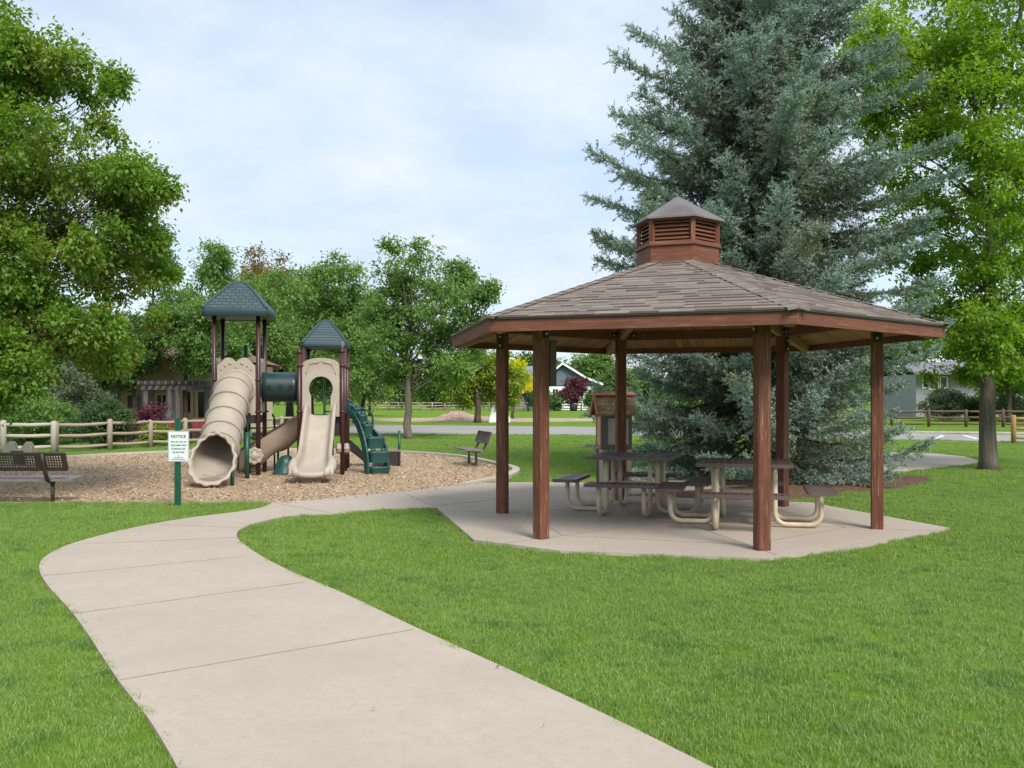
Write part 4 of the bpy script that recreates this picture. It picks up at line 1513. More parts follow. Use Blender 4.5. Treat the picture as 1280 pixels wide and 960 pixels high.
pole('handrail', [W(UB + SZ + .02, SZ + .05, 1.60), at(445, 507.5, 20.6), at(461, 514, 20.9), at(464.5, 517, 20.95), at(466, 524, 21.0), at(466, 541, 21.0)], .022)
pole('handrail', [at(440, 527, 20.9), at(455, 535, 21.0), at(466, 540, 21.0)], .018)

# dark ramp of steps and the transfer platform
b = MB()
b.hexa([at(428, 541, 21.3), at(456, 566, 21.9), at(456, 566, 22.4), at(428, 541, 21.8), at(428, 556, 21.3) * 1, at(456, 578, 21.9), at(456, 578, 22.4), at(428, 556, 21.8)])
b.build('transfer_ramp', M_['deck'], PL)
tp = V((-2.95, 22.1, 0))
b = MB(); b.box(tp + V((0, 0, .37)), (.60, .55, .045), pa); b.build('transfer_platform', M_['mauve'], PL, bevel=.006)
b = MB()
b.box(tp + V((0, -.25, .20)), (.56, .03, .28), pa); b.box(tp + V((0, .25, .20)), (.56, .03, .28), pa)
b.box(tp + V((-.28, 0, .20)), (.03, .46, .28), pa); b.box(tp + V((.28, 0, .20)), (.03, .46, .28), pa)
b.build('platform_skirt', M_['deck'], PL)
pole('platform_grab_rail', [V((-2.66, 22.0, 0)), V((-2.66, 22.0, .84))], .03)
pole('platform_leg', [tp + V((-.24, .2, 0)), tp + V((-.24, .2, .35))], .03)
b = MB(); b.box(W(UB + SZ - .10, .05, 1.02), (.13, .03, .40), pa); b.build('under_deck_panel', M_['deck'], PL)
# green climbing frame glimpsed through the keyhole
pole('back_ladder_rail', [W(UB + .34, 2 * SZ + .3, 0), W(UB + .34, 2 * SZ + .3, 2.3)], .03)
pole('back_ladder_rail', [W(UB + .52, 2 * SZ + .3, 0), W(UB + .52, 2 * SZ + .3, 2.3)], .03)
for z in (.5, .9, 1.3, 1.7, 2.05): pole('back_ladder_rung', [W(UB + .34, 2 * SZ + .3, z), W(UB + .52, 2 * SZ + .3, z)], .018)
for s in (0, 1):
    pole('grab_loop', [W(UB + s * SZ, .05, 2.30), W(UB + s * SZ + (.12 if s == 0 else -.12), .12, 2.34), W(UB + s * SZ + (.14 if s == 0 else -.14), .14, 2.2), W(UB + s * SZ + (.12 if s == 0 else -.12), .14, 1.4)], .016)
b = MB(); b.tube([W(UB + SZ, .02, 2.58), W(UB + SZ, .02, 2.80)], .03, 10); b.build('post_finial', M_['grey_metal'], PL)

# ------------------------------------------------------------------ notice sign
sx0, sy0 = G(222.5, 634)
SG = thing('notice_sign', 'white park use notice with green lettering on a green post', 'sign', (sx0, sy0, 0))
b = MB()
so_ = V((sx0, sy0, 0))
b.box(so_ + V((0, .0, .64)), (.028, .014, 1.34)); b.box(so_ + V((-.030, -.011, .64)), (.036, .008, 1.34)); b.box(so_ + V((.030, -.011, .64)), (.036, .008, 1.34))
b.build('post', M_['green_steel'], SG)
pc = V((sx0 + .018, sy0 - .030, .895))
PWd, PH = .308, .452
b = MB(); b.box(pc, (PWd, .006, PH)); pn = b.build('sign_panel', M_['sign_white'], SG, bevel=.002)
b = MB()
for (dx_, dz_, w_, h_) in ((0, PH / 2 - .008, PWd - .012, .004), (0, -PH / 2 + .008, PWd - .012, .004), (-PWd / 2 + .008, 0, .004, PH - .026), (PWd / 2 - .008, 0, .004, PH - .026)):
    b.box(pc + V((dx_, -.004, dz_)), (w_, .002, h_))
b.build('sign_border', M_['sign_green'], pn)
def text(s, x, z, size, bold=.0):
    cu = bpy.data.curves.new('lettering', 'FONT')
    cu.body = s; cu.size = size; cu.align_x = 'CENTER'; cu.align_y = 'CENTER'; cu.extrude = .0005; cu.offset = bold
    ob = link(bpy.data.objects.new('lettering', cu))
    bpy.context.view_layer.update()
    me = bpy.data.meshes.new_from_object(ob.evaluated_get(bpy.context.evaluated_depsgraph_get()))
    bpy.data.objects.remove(ob)
    me.transform(Matrix.Translation(pc + V((x, -.0042, z))) @ Matrix.Rotation(rad(90), 4, 'X'))
    me.materials.clear()
    me.name = 'lettering'
    return finish('lettering', me, M_['sign_green'], pn)
text('NOTICE', 0, .145, .060, .0016)
text('Park For Use of', 0, .068, .035, .0009)
text('Clydesdale Park', 0, .018, .035, .0009)
text('Residents and', 0, -.034, .035, .0009)
text('Guests Only', 0, -.084, .035, .0009)
text('BY', 0, -.140, .020, .0004)
text('Clydesdale Park', 0, -.166, .021, .0004)
text('Homeowners Association', 0, -.192, .020, .0004)

# ------------------------------------------------------------------ benches
def bench(loc, ang, length, label, m, mseat, cell=.052, legs=(.20, .80)):
    """u along the bench, v towards the sitter's front"""
    t = thing('park_bench', label, 'bench', loc, 'perforated steel park benches')
    R = Matrix.Rotation(ang, 3, 'Z')
    o = V(loc)
    X_, Y_ = R @ V((1, 0, 0)), R @ V((0, 1, 0))
    def B(u, v, z): return o + X_ * u + Y_ * v + V((0, 0, z))
    def perf(mb, org, ux, uy, L, D, th):
        nu = int((L - .10) / cell); nv = int((D - .07) / cell)
        us = [0]; uf = []
        x = (L - nu * cell) / 2
        us.append(x); uf.append(False)
        for i in range(nu):
            us.append(us[-1] + cell * .40); uf.append(False)
            us.append(us[-1] + cell * .60); uf.append(abs((i + .5) / nu - legs[0]) > .035 and abs((i + .5) / nu - legs[1]) > .035)
        us.append(L); uf.append(False)
        vs_ = [0]; vf = []
        vs_.append((D - nv * cell) / 2); vf.append(False)
        for i in range(nv):
            vs_.append(vs_[-1] + cell * .40); vf.append(False)
            vs_.append(vs_[-1] + cell * .60); vf.append(True)
        vs_.append(D); vf.append(False)
        mb.plate(org, ux, uy, us, vs_, lambda i, j: uf[i] and vf[j], .008)
        nz = ux.cross(uy).normalized()
        for (p, q) in ((org, org + ux * L), (org + uy * D, org + ux * L + uy * D), (org, org + uy * D), (org + ux * L, org + ux * L + uy * D)):
            mb.bar(p - nz * .018, q - nz * .018, .020, .034, up=nz)
    st = MB(); perf(st, B(0, -.02, .405), X_, (Y_ + V((0, 0, .05))).normalized(), length, .43, .03)
    st.build('seat', mseat, t)
    bk = MB(); uyb = (-Y_ * .34 + V((0, 0, .94))).normalized()
    perf(bk, B(0, -.13, .545), X_, uyb, length, .27, .03)
    bk.build('backrest', m, t)
    for f in legs:
        u = length * f
        b = MB()
        b.tube([B(u, .10, 0), B(u, .10, .37)], .030, 10)
        b.build('leg', m, t)
        b = MB()
        b.tube([B(u, .36, .385), B(u, .12, .362), B(u, .02, .362), B(u, -.06, .40), B(u, -.125, .50), B(u, -.19, .66), B(u, -.235, .80)], [.018, .03, .032, .032, .03, .028, .022], 10)
        b.build('back_arm', m, t)
    b = MB(); b.tube([B(length * legs[0], .10, .06), B(length * legs[1], .10, .06)], .016, 8)
    b.build('stretcher', m, t)
    return t
bx, by = G(66, 628)
bench((bx - 2.12, by - .10, -.035), 0.0, 2.45, 'dark brown perforated bench seen from behind at the near edge of the playground', M_['bench_steel'], M_['bench_seat'], .040, (.135, .865))
bx, by = G(597, 582)
bench((-.675, 21.58, 0), rad(105), 1.3, 'brown perforated bench at the far playground kerb near the pavilion', M_['bench_steel_far'], M_['bench_seat'], .05, (.20, .80))

# spring rider behind the near bench
rx, ry = -11.83, 22.4
RD = thing('spring_rider', 'tan and green spring rider toy behind the near bench', 'spring rider', (rx, ry, 0))
b = MB(); b.tube([V((rx + .13 * math.cos(a), ry + .13 * math.sin(a), .02 + .20 * a / 37.7)) for a in np.linspace(0, 37.7, 120)], .016, 6); b.build('spring', M_['black'], RD)
for dy_ in (-.07, .05):
    pts = []
    for x, z in ((-.36, .20), (.36, .20), (.345, .34), (.32, .45), (.27, .535), (.22, .565), (.17, .54), (.12, .47), (.07, .39), (.0, .36), (-.06, .385), (-.085, .46), (-.115, .535), (-.16, .57), (-.215, .56), (-.275, .50), (-.32, .42), (-.35, .32)):
        pts.append(V((rx + x, ry + dy_, z)))
    b = MB(); b.extrude(pts, V((0, .04, 0))); b.build('side_panel', M_['tan'], RD, bevel=.012)
b = MB(); b.box(V((rx - .02, ry + .02, .32)), (.30, .26, .05)); b.build('seat', M_['green'], RD, bevel=.01)
b = MB(); b.extrude([V((rx + x, ry + .02, z)) for x, z in ((-.02, .345), (.20, .345), (.24, .46), (.17, .575), (.07, .47))], V((0, .05, 0))); b.build('head_panel', M_['green'], RD, bevel=.008)

# ------------------------------------------------------------------ fences
def fence(label, pts, hpost, rails, m, pr=.075, rr=.05, sag=.03, group='split rail fences'):
    t = thing('split_rail_fence', label, 'fence', (pts[0][0], pts[0][1], 0), group)
    for i, (x, y) in enumerate(pts):
        b = MB()
        hh = hpost * random.uniform(.97, 1.04)
        b.tube([V((x, y, -.05)), V((x + random.uniform(-.01, .01), y, hh - .03)), V((x, y, hh))], [pr, pr * .95, pr * .6], 10)
        b.build('post', m, t)
        if i:
            x0, y0 = pts[i - 1]
            for f in rails:
                b = MB()
                a, c = V((x0, y0, hpost * f + random.uniform(-.02, .02))), V((x, y, hpost * f + random.uniform(-.02, .02)))
                q = [a + (c - a) * k / 6 + V((0, 0, -sag * math.sin(math.pi * k / 6))) for k in range(7)]
                b.tube(q, [rr * .7, rr, rr * 1.05, rr * .95, rr * 1.05, rr, rr * .7], 8)
                b.build('rail', m, t)
    return t
left_px = [(69.5, 566.4), (137, 563), (188, 559.5), (231.5, 557), (270, 554), (312, 551.5), (352, 549), (392, 547), (428, 545.5)]
fence('weathered grey split rail fence behind the playground below the beige house', [G(*p) for p in left_px], .93, (.90, .56, .20), M_['rail'], .085, .052, .03)
fence('pale split rail fence section ending at the grey fence, behind the near bench', [G(*p) for p in ((-130, 571.5), (-62, 570), (4, 568.5), (67, 566.8))], .96, (.90, .56, .20), M_['rail_pale'], .085, .055, .02)
yf = 122
fence('long low split rail fence across the far lawn before the trees', [((455 + 14.3 * k - 640) * yf / FPX, yf + 2 * math.sin(k)) for k in range(24)], 1.12, (.92, .6, .28), M_['rail'], .10, .07, .02)
fence('dark brown split rail fence beyond the road past the right tree', [G(975 + 46.5 * k, 532.8 + .18 * k) for k in range(9)], 1.0, (.88, .53, .18), M_['rail_red'], .09, .06, .02)
fence('golden new split rail fence panel on the near side of the road', [G(1267, 554.5), (20.1, 33.6), (22.3, 34.0)], .98, (.90, .55, .22), M_['rail_gold'], .085, .055, .01)

# white tapered cover on the far lawn
wx, wy = G(624.5, 528)
t_ = MB()
t_.hexa([V((wx - .72, wy - .4, 0)), V((wx + .72, wy - .4, 0)), V((wx + .72, wy + .4, 0)), V((wx - .72, wy + .4, 0)), V((wx - .50, wy - .3, 1.06)), V((wx + .50, wy - .3, 1.06)), V((wx + .50, wy + .3, 1.06)), V((wx - .50, wy + .3, 1.06))])
tag(t_.build('utility_cover', M_['white'], origin=(wx, wy, 0), bevel=.03), 'white tapered utility cover standing on the far lawn', 'utility cover')
cx_, cy_ = G(572.5, 524)
b = MB()
b.tube([V((cx_ - .75, cy_ - 1.1, .42)), V((cx_, cy_ - 1.1, .28)), V((cx_ + .62, cy_ - 1.1, .10))], [.17, .19, .17], 14)
tag(b.build('culvert_pipe', M_['rubber'], origin=(cx_, cy_, 0)), 'black culvert pipe sloping out of the pink rock mound', 'pipe')

# ------------------------------------------------------------------ houses
def wallbox(b, x0, x1, y0, y1, z0, z1): b.hexa([V((x0, y0, z0)), V((x1, y0, z0)), V((x1, y1, z0)), V((x0, y1, z0)), V((x0, y0, z1)), V((x1, y0, z1)), V((x1, y1, z1)), V((x0, y1, z1))])
def window(parent, x0, x1, z0, z1, y, fm, fw=.10, bars=1):
    fr = MB()
    for q in ((x0 - fw, x1 + fw, z1, z1 + fw), (x0 - fw, x1 + fw, z0 - fw, z0), (x0 - fw, x0, z0, z1), (x1, x1 + fw, z0, z1)):
        wallbox(fr, q[0], q[1], y - .06, y + .02, q[2], q[3])
    for k in range(bars):
        xm = x0 + (x1 - x0) * (k + 1) / (bars + 1)
        wallbox(fr, xm - .025, xm + .025, y - .05, y + .01, z0, z1)
    o = fr.build('window', fm, parent)
    p = MB(); wallbox(p, x0, x1, y - .03, y - .005, z0, z1); p.build('pane', M_['glass'], o)
# beige house behind the playground
YH = 38.0
def hx(px): return (px - 640) * YH / FPX
def hz(py): return CH - (py - HZ) * YH / FPX
H1 = thing('house', 'beige stucco and stone house with brown roof behind the grey pergola', 'house', (hx(200), YH, 0))
b = MB(); wallbox(b, hx(20), hx(270), YH, YH + 9, -.1, hz(450)); b.build('wall', M_['stucco'], H1)
b = MB(); wallbox(b, hx(20), hx(270) + .03, YH - .06, YH + .02, -.1, hz(524)); b.build('stone_base', M_['stone_wall'], H1)
b = MB(); wallbox(b, hx(182), hx(193.5), YH - .09, YH + .02, .75, hz(478)); b.build('stone_panel', M_['stone_wall'], H1)
b = MB(); wallbox(b, hx(140), hx(149), YH - .07, YH + .02, .6, hz(484)); b.build('grey_panel', M_['grey_wall'], H1)
b = MB()
e0, e1 = hx(10), hx(279)
zr, ze = hz(424), hz(452)
b.hexa([V((e0, YH - .7, ze)), V((e1, YH - .7, ze)), V((e1 - 1.6, YH + 4.5, zr)), V((e0, YH + 4.5, zr)), V((e0, YH - .7, ze + .14)), V((e1, YH - .7, ze + .14)), V((e1 - 1.6, YH + 4.5, zr + .14)), V((e0, YH + 4.5, zr + .14))])
b.hexa([V((e0, YH + 9.7, ze)), V((e1, YH + 9.7, ze)), V((e1 - 1.6, YH + 4.503, zr)), V((e0, YH + 4.503, zr)), V((e0, YH + 9.7, ze + .14)), V((e1, YH + 9.7, ze + .14)), V((e1 - 1.6, YH + 4.503, zr + .14)), V((e0, YH + 4.503, zr + .14))])
b.add([V((e1, YH - .7, ze + .142)), V((e1, YH + 9.7, ze + .142)), V((e1 - 1.6, YH + 4.5, zr + .142))], [(0, 1, 2)])
b.build('roof', M_['house_roof'], H1)
for (a, c, t0, t1, bars) in ((160, 167, 494, 512, 0), (172, 178, 494, 514, 0), (197, 209, 494, 520, 1), (229, 238.5, 490, 516, 0), (248, 258, 490, 522, 0), (84, 104, 494, 514, 1)):
    window(H1, hx(a), hx(c), hz(t1), hz(t0), YH, M_['stucco'], .12, bars)
PG = thing('pergola', 'grey timber pergola over the patio of the beige house', 'pergola', (hx(220), YH - 2.2, 0))
yp = YH - 2.4
def hx2(px): return (px - 640) * yp / FPX
for px in (181, 211, 221, 259):
    MB().bar(V((hx2(px), yp, 0)), V((hx2(px), yp, 1.6 + 11 * yp / FPX)), .16, .16).build('post', M_['pergola'], PG)
MB().bar(V((hx2(176), yp, 1.6 + 10 * yp / FPX + .1)), V((hx2(265), yp, 1.6 + 10 * yp / FPX + .1)), .10, .15).build('beam', M_['pergola'], PG)
for k in range(11):
    x = hx2(178 + 8.4 * k)
    MB().bar(V((x, yp - .4, 2.20)), V((x, YH - .1, 2.20)), .06, .14).build('rafter', M_['pergola'], PG)
b = MB(); b.prism([G(150, 553.5), G(300, 549), (hx(292), YH - .1), (hx(150), YH - .1)], -.05, .02)
struct('patio_pavement', b, M_['terracotta'])
gx, gy = (203 - 640) * 34 / FPX, 34
GR = thing('barbecue_grill', 'dark grey covered barbecue grill on the patio by the pergola', 'grill', (gx, gy, 0))
b = MB()
rows = []
for i in range(9):
    a = math.pi * i / 8
    rows.append([V((gx + x, gy - .28 * math.cos(a), .86 + .26 * math.sin(a))) for x in (-.38, .38)])
b.grid(rows); b.add([r[0] for r in rows], [tuple(range(9))]); b.add([r[1] for r in rows], [tuple(range(9))])
b.build('lid', M_['grill'], GR)
b = MB(); b.box(V((gx, gy, .80)), (.80, .56, .10)); b.box(V((gx, gy, .42)), (.66, .46, .62)); b.box(V((gx - .6, gy, .80)), (.36, .46, .04)); b.build('cart', M_['black'], GR, bevel=.02)
for k, px in enumerate((213.5, 245)):
    x, y = (px - 640) * 33.5 / FPX, 33.5
    CHR = thing('patio_chair', ['red cushioned patio chair beside the grill', 'red cushioned patio chair under the right pergola post'][k], 'chair', (x, y, 0), 'red patio chairs')
    b = MB(); b.box(V((x, y, .43)), (.46, .46, .11)); b.build('seat_cushion', M_['red'], CHR, bevel=.03)
    b = MB(); b.box(V((x, y + .26, .68)), (.46, .10, .38)); b.build('back_cushion', M_['red'], CHR, bevel=.03)
    for (i, j) in ((-1, -1), (1, -1), (1, 1), (-1, 1)):
        MB().tube([V((x + i * .26, y + j * .23, 0)), V((x + i * .25, y + j * .22, .38))], .02, 6).build('leg', M_['black'], CHR)

# blue grey gabled house across the far lawn
YB = 128.0
def bx_(px): return (px - 640) * YB / FPX
def bz_(py): return CH - (py - HZ) * YB / FPX
H2 = thing('house', 'blue grey gabled house with white trim beyond the far lawn', 'house', (bx_(710), YB, 0))
xa, xl, xr = bx_(703), bx_(664), bx_(750)
ztop, zeave = bz_(456), bz_(483)
b = MB(); wallbox(b, bx_(684), bx_(748), YB, YB + 9, -.3, bz_(483)); b.build('wall', M_['white'], H2)
b = MB(); b.extrude([V((bx_(676), YB - .05, bz_(482))), V((bx_(747), YB - .05, bz_(482))), V((bx_(722), YB - .05, bz_(468))), V((xa, YB - .05, bz_(457)))], V((0, 9, 0))); b.build('gable_wall', M_['blue_siding'], H2)
b = MB()
def rslab(p, q, th=.35, y0=YB - .7, y1=YB + 9.5):
    b.hexa([V((p[0], y0, p[1])), V((q[0], y0, q[1])), V((q[0], y1, q[1])), V((p[0], y1, p[1])), V((p[0], y0, p[1] + th)), V((q[0], y0, q[1] + th)), V((q[0], y1, q[1] + th)), V((p[0], y1, p[1] + th))])
rslab((xa, ztop), (bx_(733), bz_(474.5))); rslab((bx_(733) + .003, bz_(474.5)), (bx_(753), bz_(482))); rslab((xa - .003, ztop), (bx_(676), bz_(478)))
b.build('roof', M_['grey_roof'], H2)
b = MB()
rslab((xa, ztop + .02), (bx_(733), bz_(474.5) + .02), .30, YB - .78, YB - .705); rslab((bx_(733) + .003, bz_(474.5) + .02), (bx_(753), bz_(482) + .02), .30, YB - .78, YB - .705); rslab((xa - .003, ztop + .02), (bx_(676), bz_(478) + .02), .30, YB - .78, YB - .705)
b.build('barge_board', M_['white'], H2)
b = MB()
wallbox(b, bx_(640), bx_(683.5), YB + 3.0, YB + 9, -.3, bz_(482))
b.build('side_wing', M_['blue_siding'], H2)
b = MB()
b.hexa([V((bx_(637), YB + 2.2, bz_(483))), V((bx_(690), YB + 2.2, bz_(483))), V((bx_(690), YB + 7, bz_(458))), V((bx_(637), YB + 7, bz_(458))), V((bx_(637), YB + 2.2, bz_(483) + .3)), V((bx_(690), YB + 2.2, bz_(483) + .3)), V((bx_(690), YB + 7, bz_(458) + .3)), V((bx_(637), YB + 7, bz_(458) + .3))])
b.build('wing_roof', M_['grey_roof'], H2)
window(H2, bx_(691), bx_(697.5), bz_(494.5), bz_(486.5), YB, M_['white'], .14, 1)
window(H2, bx_(735), bx_(742), bz_(494), bz_(487), YB, M_['white'], .14, 1)

# grey house at the right, half hidden by the spruce
YR = 78.0
def rx_(px): return (px - 640) * YR / FPX
def rz_(py): return CH - (py - HZ) * YR / FPX
H3 = thing('house', 'grey house with wide low eaves partly hidden beside the right tree', 'house', (rx_(1180), YR, 0))
b = MB(); wallbox(b, rx_(1145), rx_(1300), YR, YR + 9, -.3, rz_(468)); b.build('wall', M_['grey_wall'], H3)
b = MB()
b.hexa([V((rx_(1138), YR - 1.2, rz_(468.5))), V((rx_(1310), YR - 1.2, rz_(468.5))), V((rx_(1310), YR + 5, rz_(452))), V((rx_(1150), YR + 5, rz_(452))), V((rx_(1138), YR - 1.2, rz_(466))), V((rx_(1310), YR - 1.2, rz_(466))), V((rx_(1310), YR + 5, rz_(449.5))), V((rx_(1150), YR + 5, rz_(449.5)))])
b.build('roof', M_['grey_roof'], H3)
for (a, c, t0, t1) in ((1154, 1161, 472, 484), (1163, 1172, 471, 486), (1176, 1183, 472, 484)):
    window(H3, rx_(a), rx_(c), rz_(t1), rz_(t0), YR, M_['white'], .10, 0)
# ------------------------------------------------------------------ vegetation
M_['bark_brown'] = barkmat('brown_furrowed_bark', (.045, .035, .029), (.12, .095, .077))
M_['bark_grey'] = barkmat('grey_brown_bark', (.10, .085, .07), (.21, .18, .15))
M_['bark_pale'] = barkmat('pale_aspen_bark', (.34, .33, .29), (.52, .50, .45), 5, 9)
M_['leaf_maple'] = leafmat('maple_leaves', (.085, .165, .018), (.145, .250, .030), (.190, .260, .040), .38, .8, rust=(.24, .15, .05, .035))
M_['leaf_bright'] = leafmat('bright_green_leaves', (.145, .245, .024), (.185, .300, .033), (.240, .345, .044), .42, .7)
M_['leaf_ash'] = leafmat('ash_leaves', (.098, .180, .044), (.155, .250, .062), (.180, .270, .062), .34, .35)
M_['leaf_dull'] = leafmat('dull_green_leaves', (.075, .135, .042), (.120, .190, .060), (.095, .165, .05), .30, .3)
M_['leaf_dark'] = leafmat('dark_green_leaves', (.045, .090, .030), (.080, .140, .045), (.060, .115, .04), .27, .5)
M_['leaf_grey'] = leafmat('grey_green_leaves', (.095, .130, .070), (.15, .19, .105), (.12, .16, .08), .27, .6)
M_['leaf_rust'] = leafmat('rust_tipped_leaves', (.165, .125, .040), (.215, .145, .05), (.115, .16, .04), .32, .4)
M_['leaf_olive'] = leafmat('yellow_green_leaves', (.17, .235, .028), (.24, .30, .042), (.13, .20, .03), .36, .35)
M_['leaf_yellow'] = leafmat('golden_leaves', (.44, .44, .015), (.55, .51, .025), (.37, .41, .02), .40, .5)
M_['leaf_plum'] = leafmat('plum_leaves', (.095, .028, .040), (.15, .045, .058), (.075, .035, .04), .28, .6)
M_['leaf_plum_dull'] = leafmat('dull_plum_leaves', (.10, .055, .050), (.14, .08, .065), (.09, .075, .05), .28, .6)
M_['needle'] = leafmat('blue_spruce_needles', (.155, .225, .172), (.240, .320, .252), (.165, .205, .125), .14, .9, .03)
M_['needle_old_shaded'] = leafmat('shaded_old_needles', (.075, .100, .060), (.120, .142, .085), (.125, .110, .068), .14, .9, .02)  # older inner growth, with the crown's inner shade put into its colour
M_['cone'] = plain('spruce_cone_brown', (.17, .085, .05), .8, .3, 12, .2)
M_['twig'] = barkmat('dark_twig_bark', (.045, .036, .030), (.095, .078, .064), 20, 4)

def unit(a): return a / np.maximum(np.linalg.norm(a, axis=-1, keepdims=True), 1e-9)

def pnoise(P, f, seed=0):
    """cheap smooth pseudo noise, about -1..1"""
    r = np.random.default_rng(seed)
    s = np.zeros(len(P))
    for k in range(5):
        d = unit(r.normal(size=3)); ph = r.uniform(0, 6.28)
        s += np.sin(P @ d * f * (1 + .45 * k) + ph + 1.3 * np.sin(P @ np.roll(d, 1) * f * .7 + ph))
    return s / 2.6

def leaves(P, D, per, L, size, rg, droop=.25, width=.30, upb=.9):
    """sprays of leaves: P points, D spray directions -> quads"""
    n = len(P)
    P = np.repeat(P, per, 0); D = np.repeat(D, per, 0)
    N = n * per
    t_ = rg.uniform(0, 1, N)[:, None]
    p = P + D * (t_ * L) + rg.normal(0, .22 * L, (N, 3)) * (.5 + t_)
    a = unit(D * .7 + rg.normal(0, .62, (N, 3)) + np.array([0, 0, -droop]))
    up = unit(rg.normal(0, .55, (N, 3)) + np.array([0, 0, upb]))
    sd_ = unit(np.cross(a, up)); nn = np.cross(sd_, a)
    s = (size * rg.uniform(.65, 1.3, N))[:, None]
    base = p; tip = p + a * s - nn * (s * .12)
    l_ = p + a * (s * .48) + sd_ * (s * width) + nn * (s * .10)
    r_ = p + a * (s * .48) - sd_ * (s * width) + nn * (s * .10)
    return np.stack([base, r_, tip, l_], 1).reshape(-1, 3)

def lobes_to_sprays(lobes, n, rg, gap=.0, gf=2.2, inner=.45, seed=0):
    C = np.array([l[0] for l in lobes], float); R = np.array([l[1] if hasattr(l[1], '__len__') else (l[1],) * 3 for l in lobes], float)
    wgt = (R.prod(1)) ** .48; wgt /= wgt.sum()
    k = rg.choice(len(lobes), n, p=wgt)
    d = unit(rg.normal(size=(n, 3)))
    u = rg.uniform(0, 1, n) ** inner
    # boughs: flattened clumps set round the outside of every lobe
    nb = max(8, n // 26)
    kb = k[:nb]; db = d[:nb]
    B = C[kb] + db * R[kb] * (.55 + .50 * rg.uniform(size=(nb, 1)) ** .7) * (1 + .12 * rg.normal(size=(nb, 1)))
    keepb = (pnoise(B, gf, seed) > gap - .6) | (R[kb].mean(1) < .45 * R.mean())
    B, kb, db = B[keepb], kb[keepb], db[keepb]
    j = rg.integers(0, len(B), int(n * .86 * keepb.mean()) + 1)
    rb = R[kb[j]].mean(1, keepdims=True) * rg.uniform(.20, .44, (len(j), 1))
    e = unit(rg.normal(size=(len(j), 3))) * rg.uniform(0, 1, (len(j), 1)) ** .45
    P1 = B[j] + e * rb * np.array([1.15, 1.15, .55]) + np.array([0, 0, -.20]) * rb * (e[:, :2] ** 2).sum(1, keepdims=True)
    D1 = unit(e * np.array([1, 1, .6]) + db[j] * .6 + rg.normal(0, .3, (len(j), 3)))
    m = int(n * .14)
    P2 = C[k[-m:]] + d[-m:] * R[k[-m:]] * u[-m:, None]
    D2 = unit(d[-m:] + rg.normal(0, .4, (m, 3)))
    return np.concatenate([P1, P2]), np.concatenate([D1, D2]), None

def curve(a, b, rg, bend=.12, n=7, lift=0.0):
    a, b = V(a), V(b)
    L = (b - a).length
    o = V(rg.normal(0, bend * L, 3))
    q = []
    for i in range(n + 1):
        f = i / n
        w_ = math.sin(math.pi * f)
        p = a.lerp(b, f) + o * w_ * .6 + V((0, 0, lift * L * w_))
        q.append(p + V(rg.normal(0, .010 * L, 3)) * (1 if 0 < i < n else 0))
    return q

def tree(name, label, base, tr, fork, lobes, nspray, per, L, size, leaf, bark, seed, group=None, cat='tree', gap=0.0, gf=2.2, top=None, twigs=4, lean=(0, 0), flare=1.35, limb_frac=.5, droop=.25, inner=.45, subs=True):
    """trunk (tapering), limbs to every lobe with side twigs, crown of leaf sprays"""
    rg = np.random.default_rng(seed)
    bx0, by0 = base
    t = thing(name, label, cat, (bx0, by0, 0), group)
    ctr = np.array([l[0] for l in lobes], float)
    if top is None:
        top = float(np.quantile(ctr[:, 2], .75))
    tx, ty = bx0 + lean[0], by0 + lean[1]
    hs = np.linspace(0, 1, 9)
    pts, rr = [], []
    for f in hs:
        z = top * f
        pts.append(V((bx0 + (tx - bx0) * f + rg.normal(0, .02 * top * .3) * (f > .1), by0 + (ty - by0) * f, z - .05 if f == 0 else z)))
        rr.append(tr * (flare if f == 0 else 1.0 - .18 * min(1, f * top / max(fork, .1)) if z <= fork else max(.12, (1 - .85 * (z - fork) / max(.1, top - fork)) * .70)) * 1.0)
    pts.insert(1, V((pts[0].x, pts[0].y, .22 * tr / .18))); rr.insert(1, tr * 1.06)
    if name.startswith('tall') or True:
        b = MB(); b.tube(pts, rr, 12); tk = b.build('trunk', bark, t)
    limb = MB()
    for (c, R) in lobes:
        r0 = R if not hasattr(R, '__len__') else sum(R) / 3
        zt = min(max(fork * rg.uniform(.85, 1.05), c[2] - abs(math.hypot(c[0] - bx0, c[1] - by0)) * rg.uniform(.6, 1.1)), top * .97)
        zt = max(zt, fork * .8)
        f = zt / top
        s = V((bx0 + (tx - bx0) * f, by0 + (ty - by0) * f, zt))
        ls = tr * limb_frac * max(.25, 1 - .6 * (zt - fork) / max(.1, top - fork))
        ls = min(ls, max(.02, r0 * .085))
        q = curve(s, V(s).lerp(V(c), .88), rg, .10, 7, .06)
        limb.tube(q, list(np.linspace(ls * .8, max(.007, r0 * .02), len(q))), 7)
        if subs:
            for k in range(twigs):
                st = q[int(rg.integers(3, 8))]
                d = V(unit(rg.normal(size=3) + np.array([0, 0, .35])))
                e = V(c) + d * r0 * rg.uniform(.75, 1.0)
                qq = curve(st, e, rg, .12, 5, .04)
                limb.tube(qq, list(np.linspace(min(ls, max(.006, r0 * .016)), max(.003, r0 * .004), len(qq))), 5)
    limb.build('limbs', bark, t)
    P, D, k = lobes_to_sprays(lobes, nspray, rg, gap, gf, inner, seed)
    np_mesh('crown', leaves(P, D, per, L, size, rg, droop), 4, leaf, t)
    return t

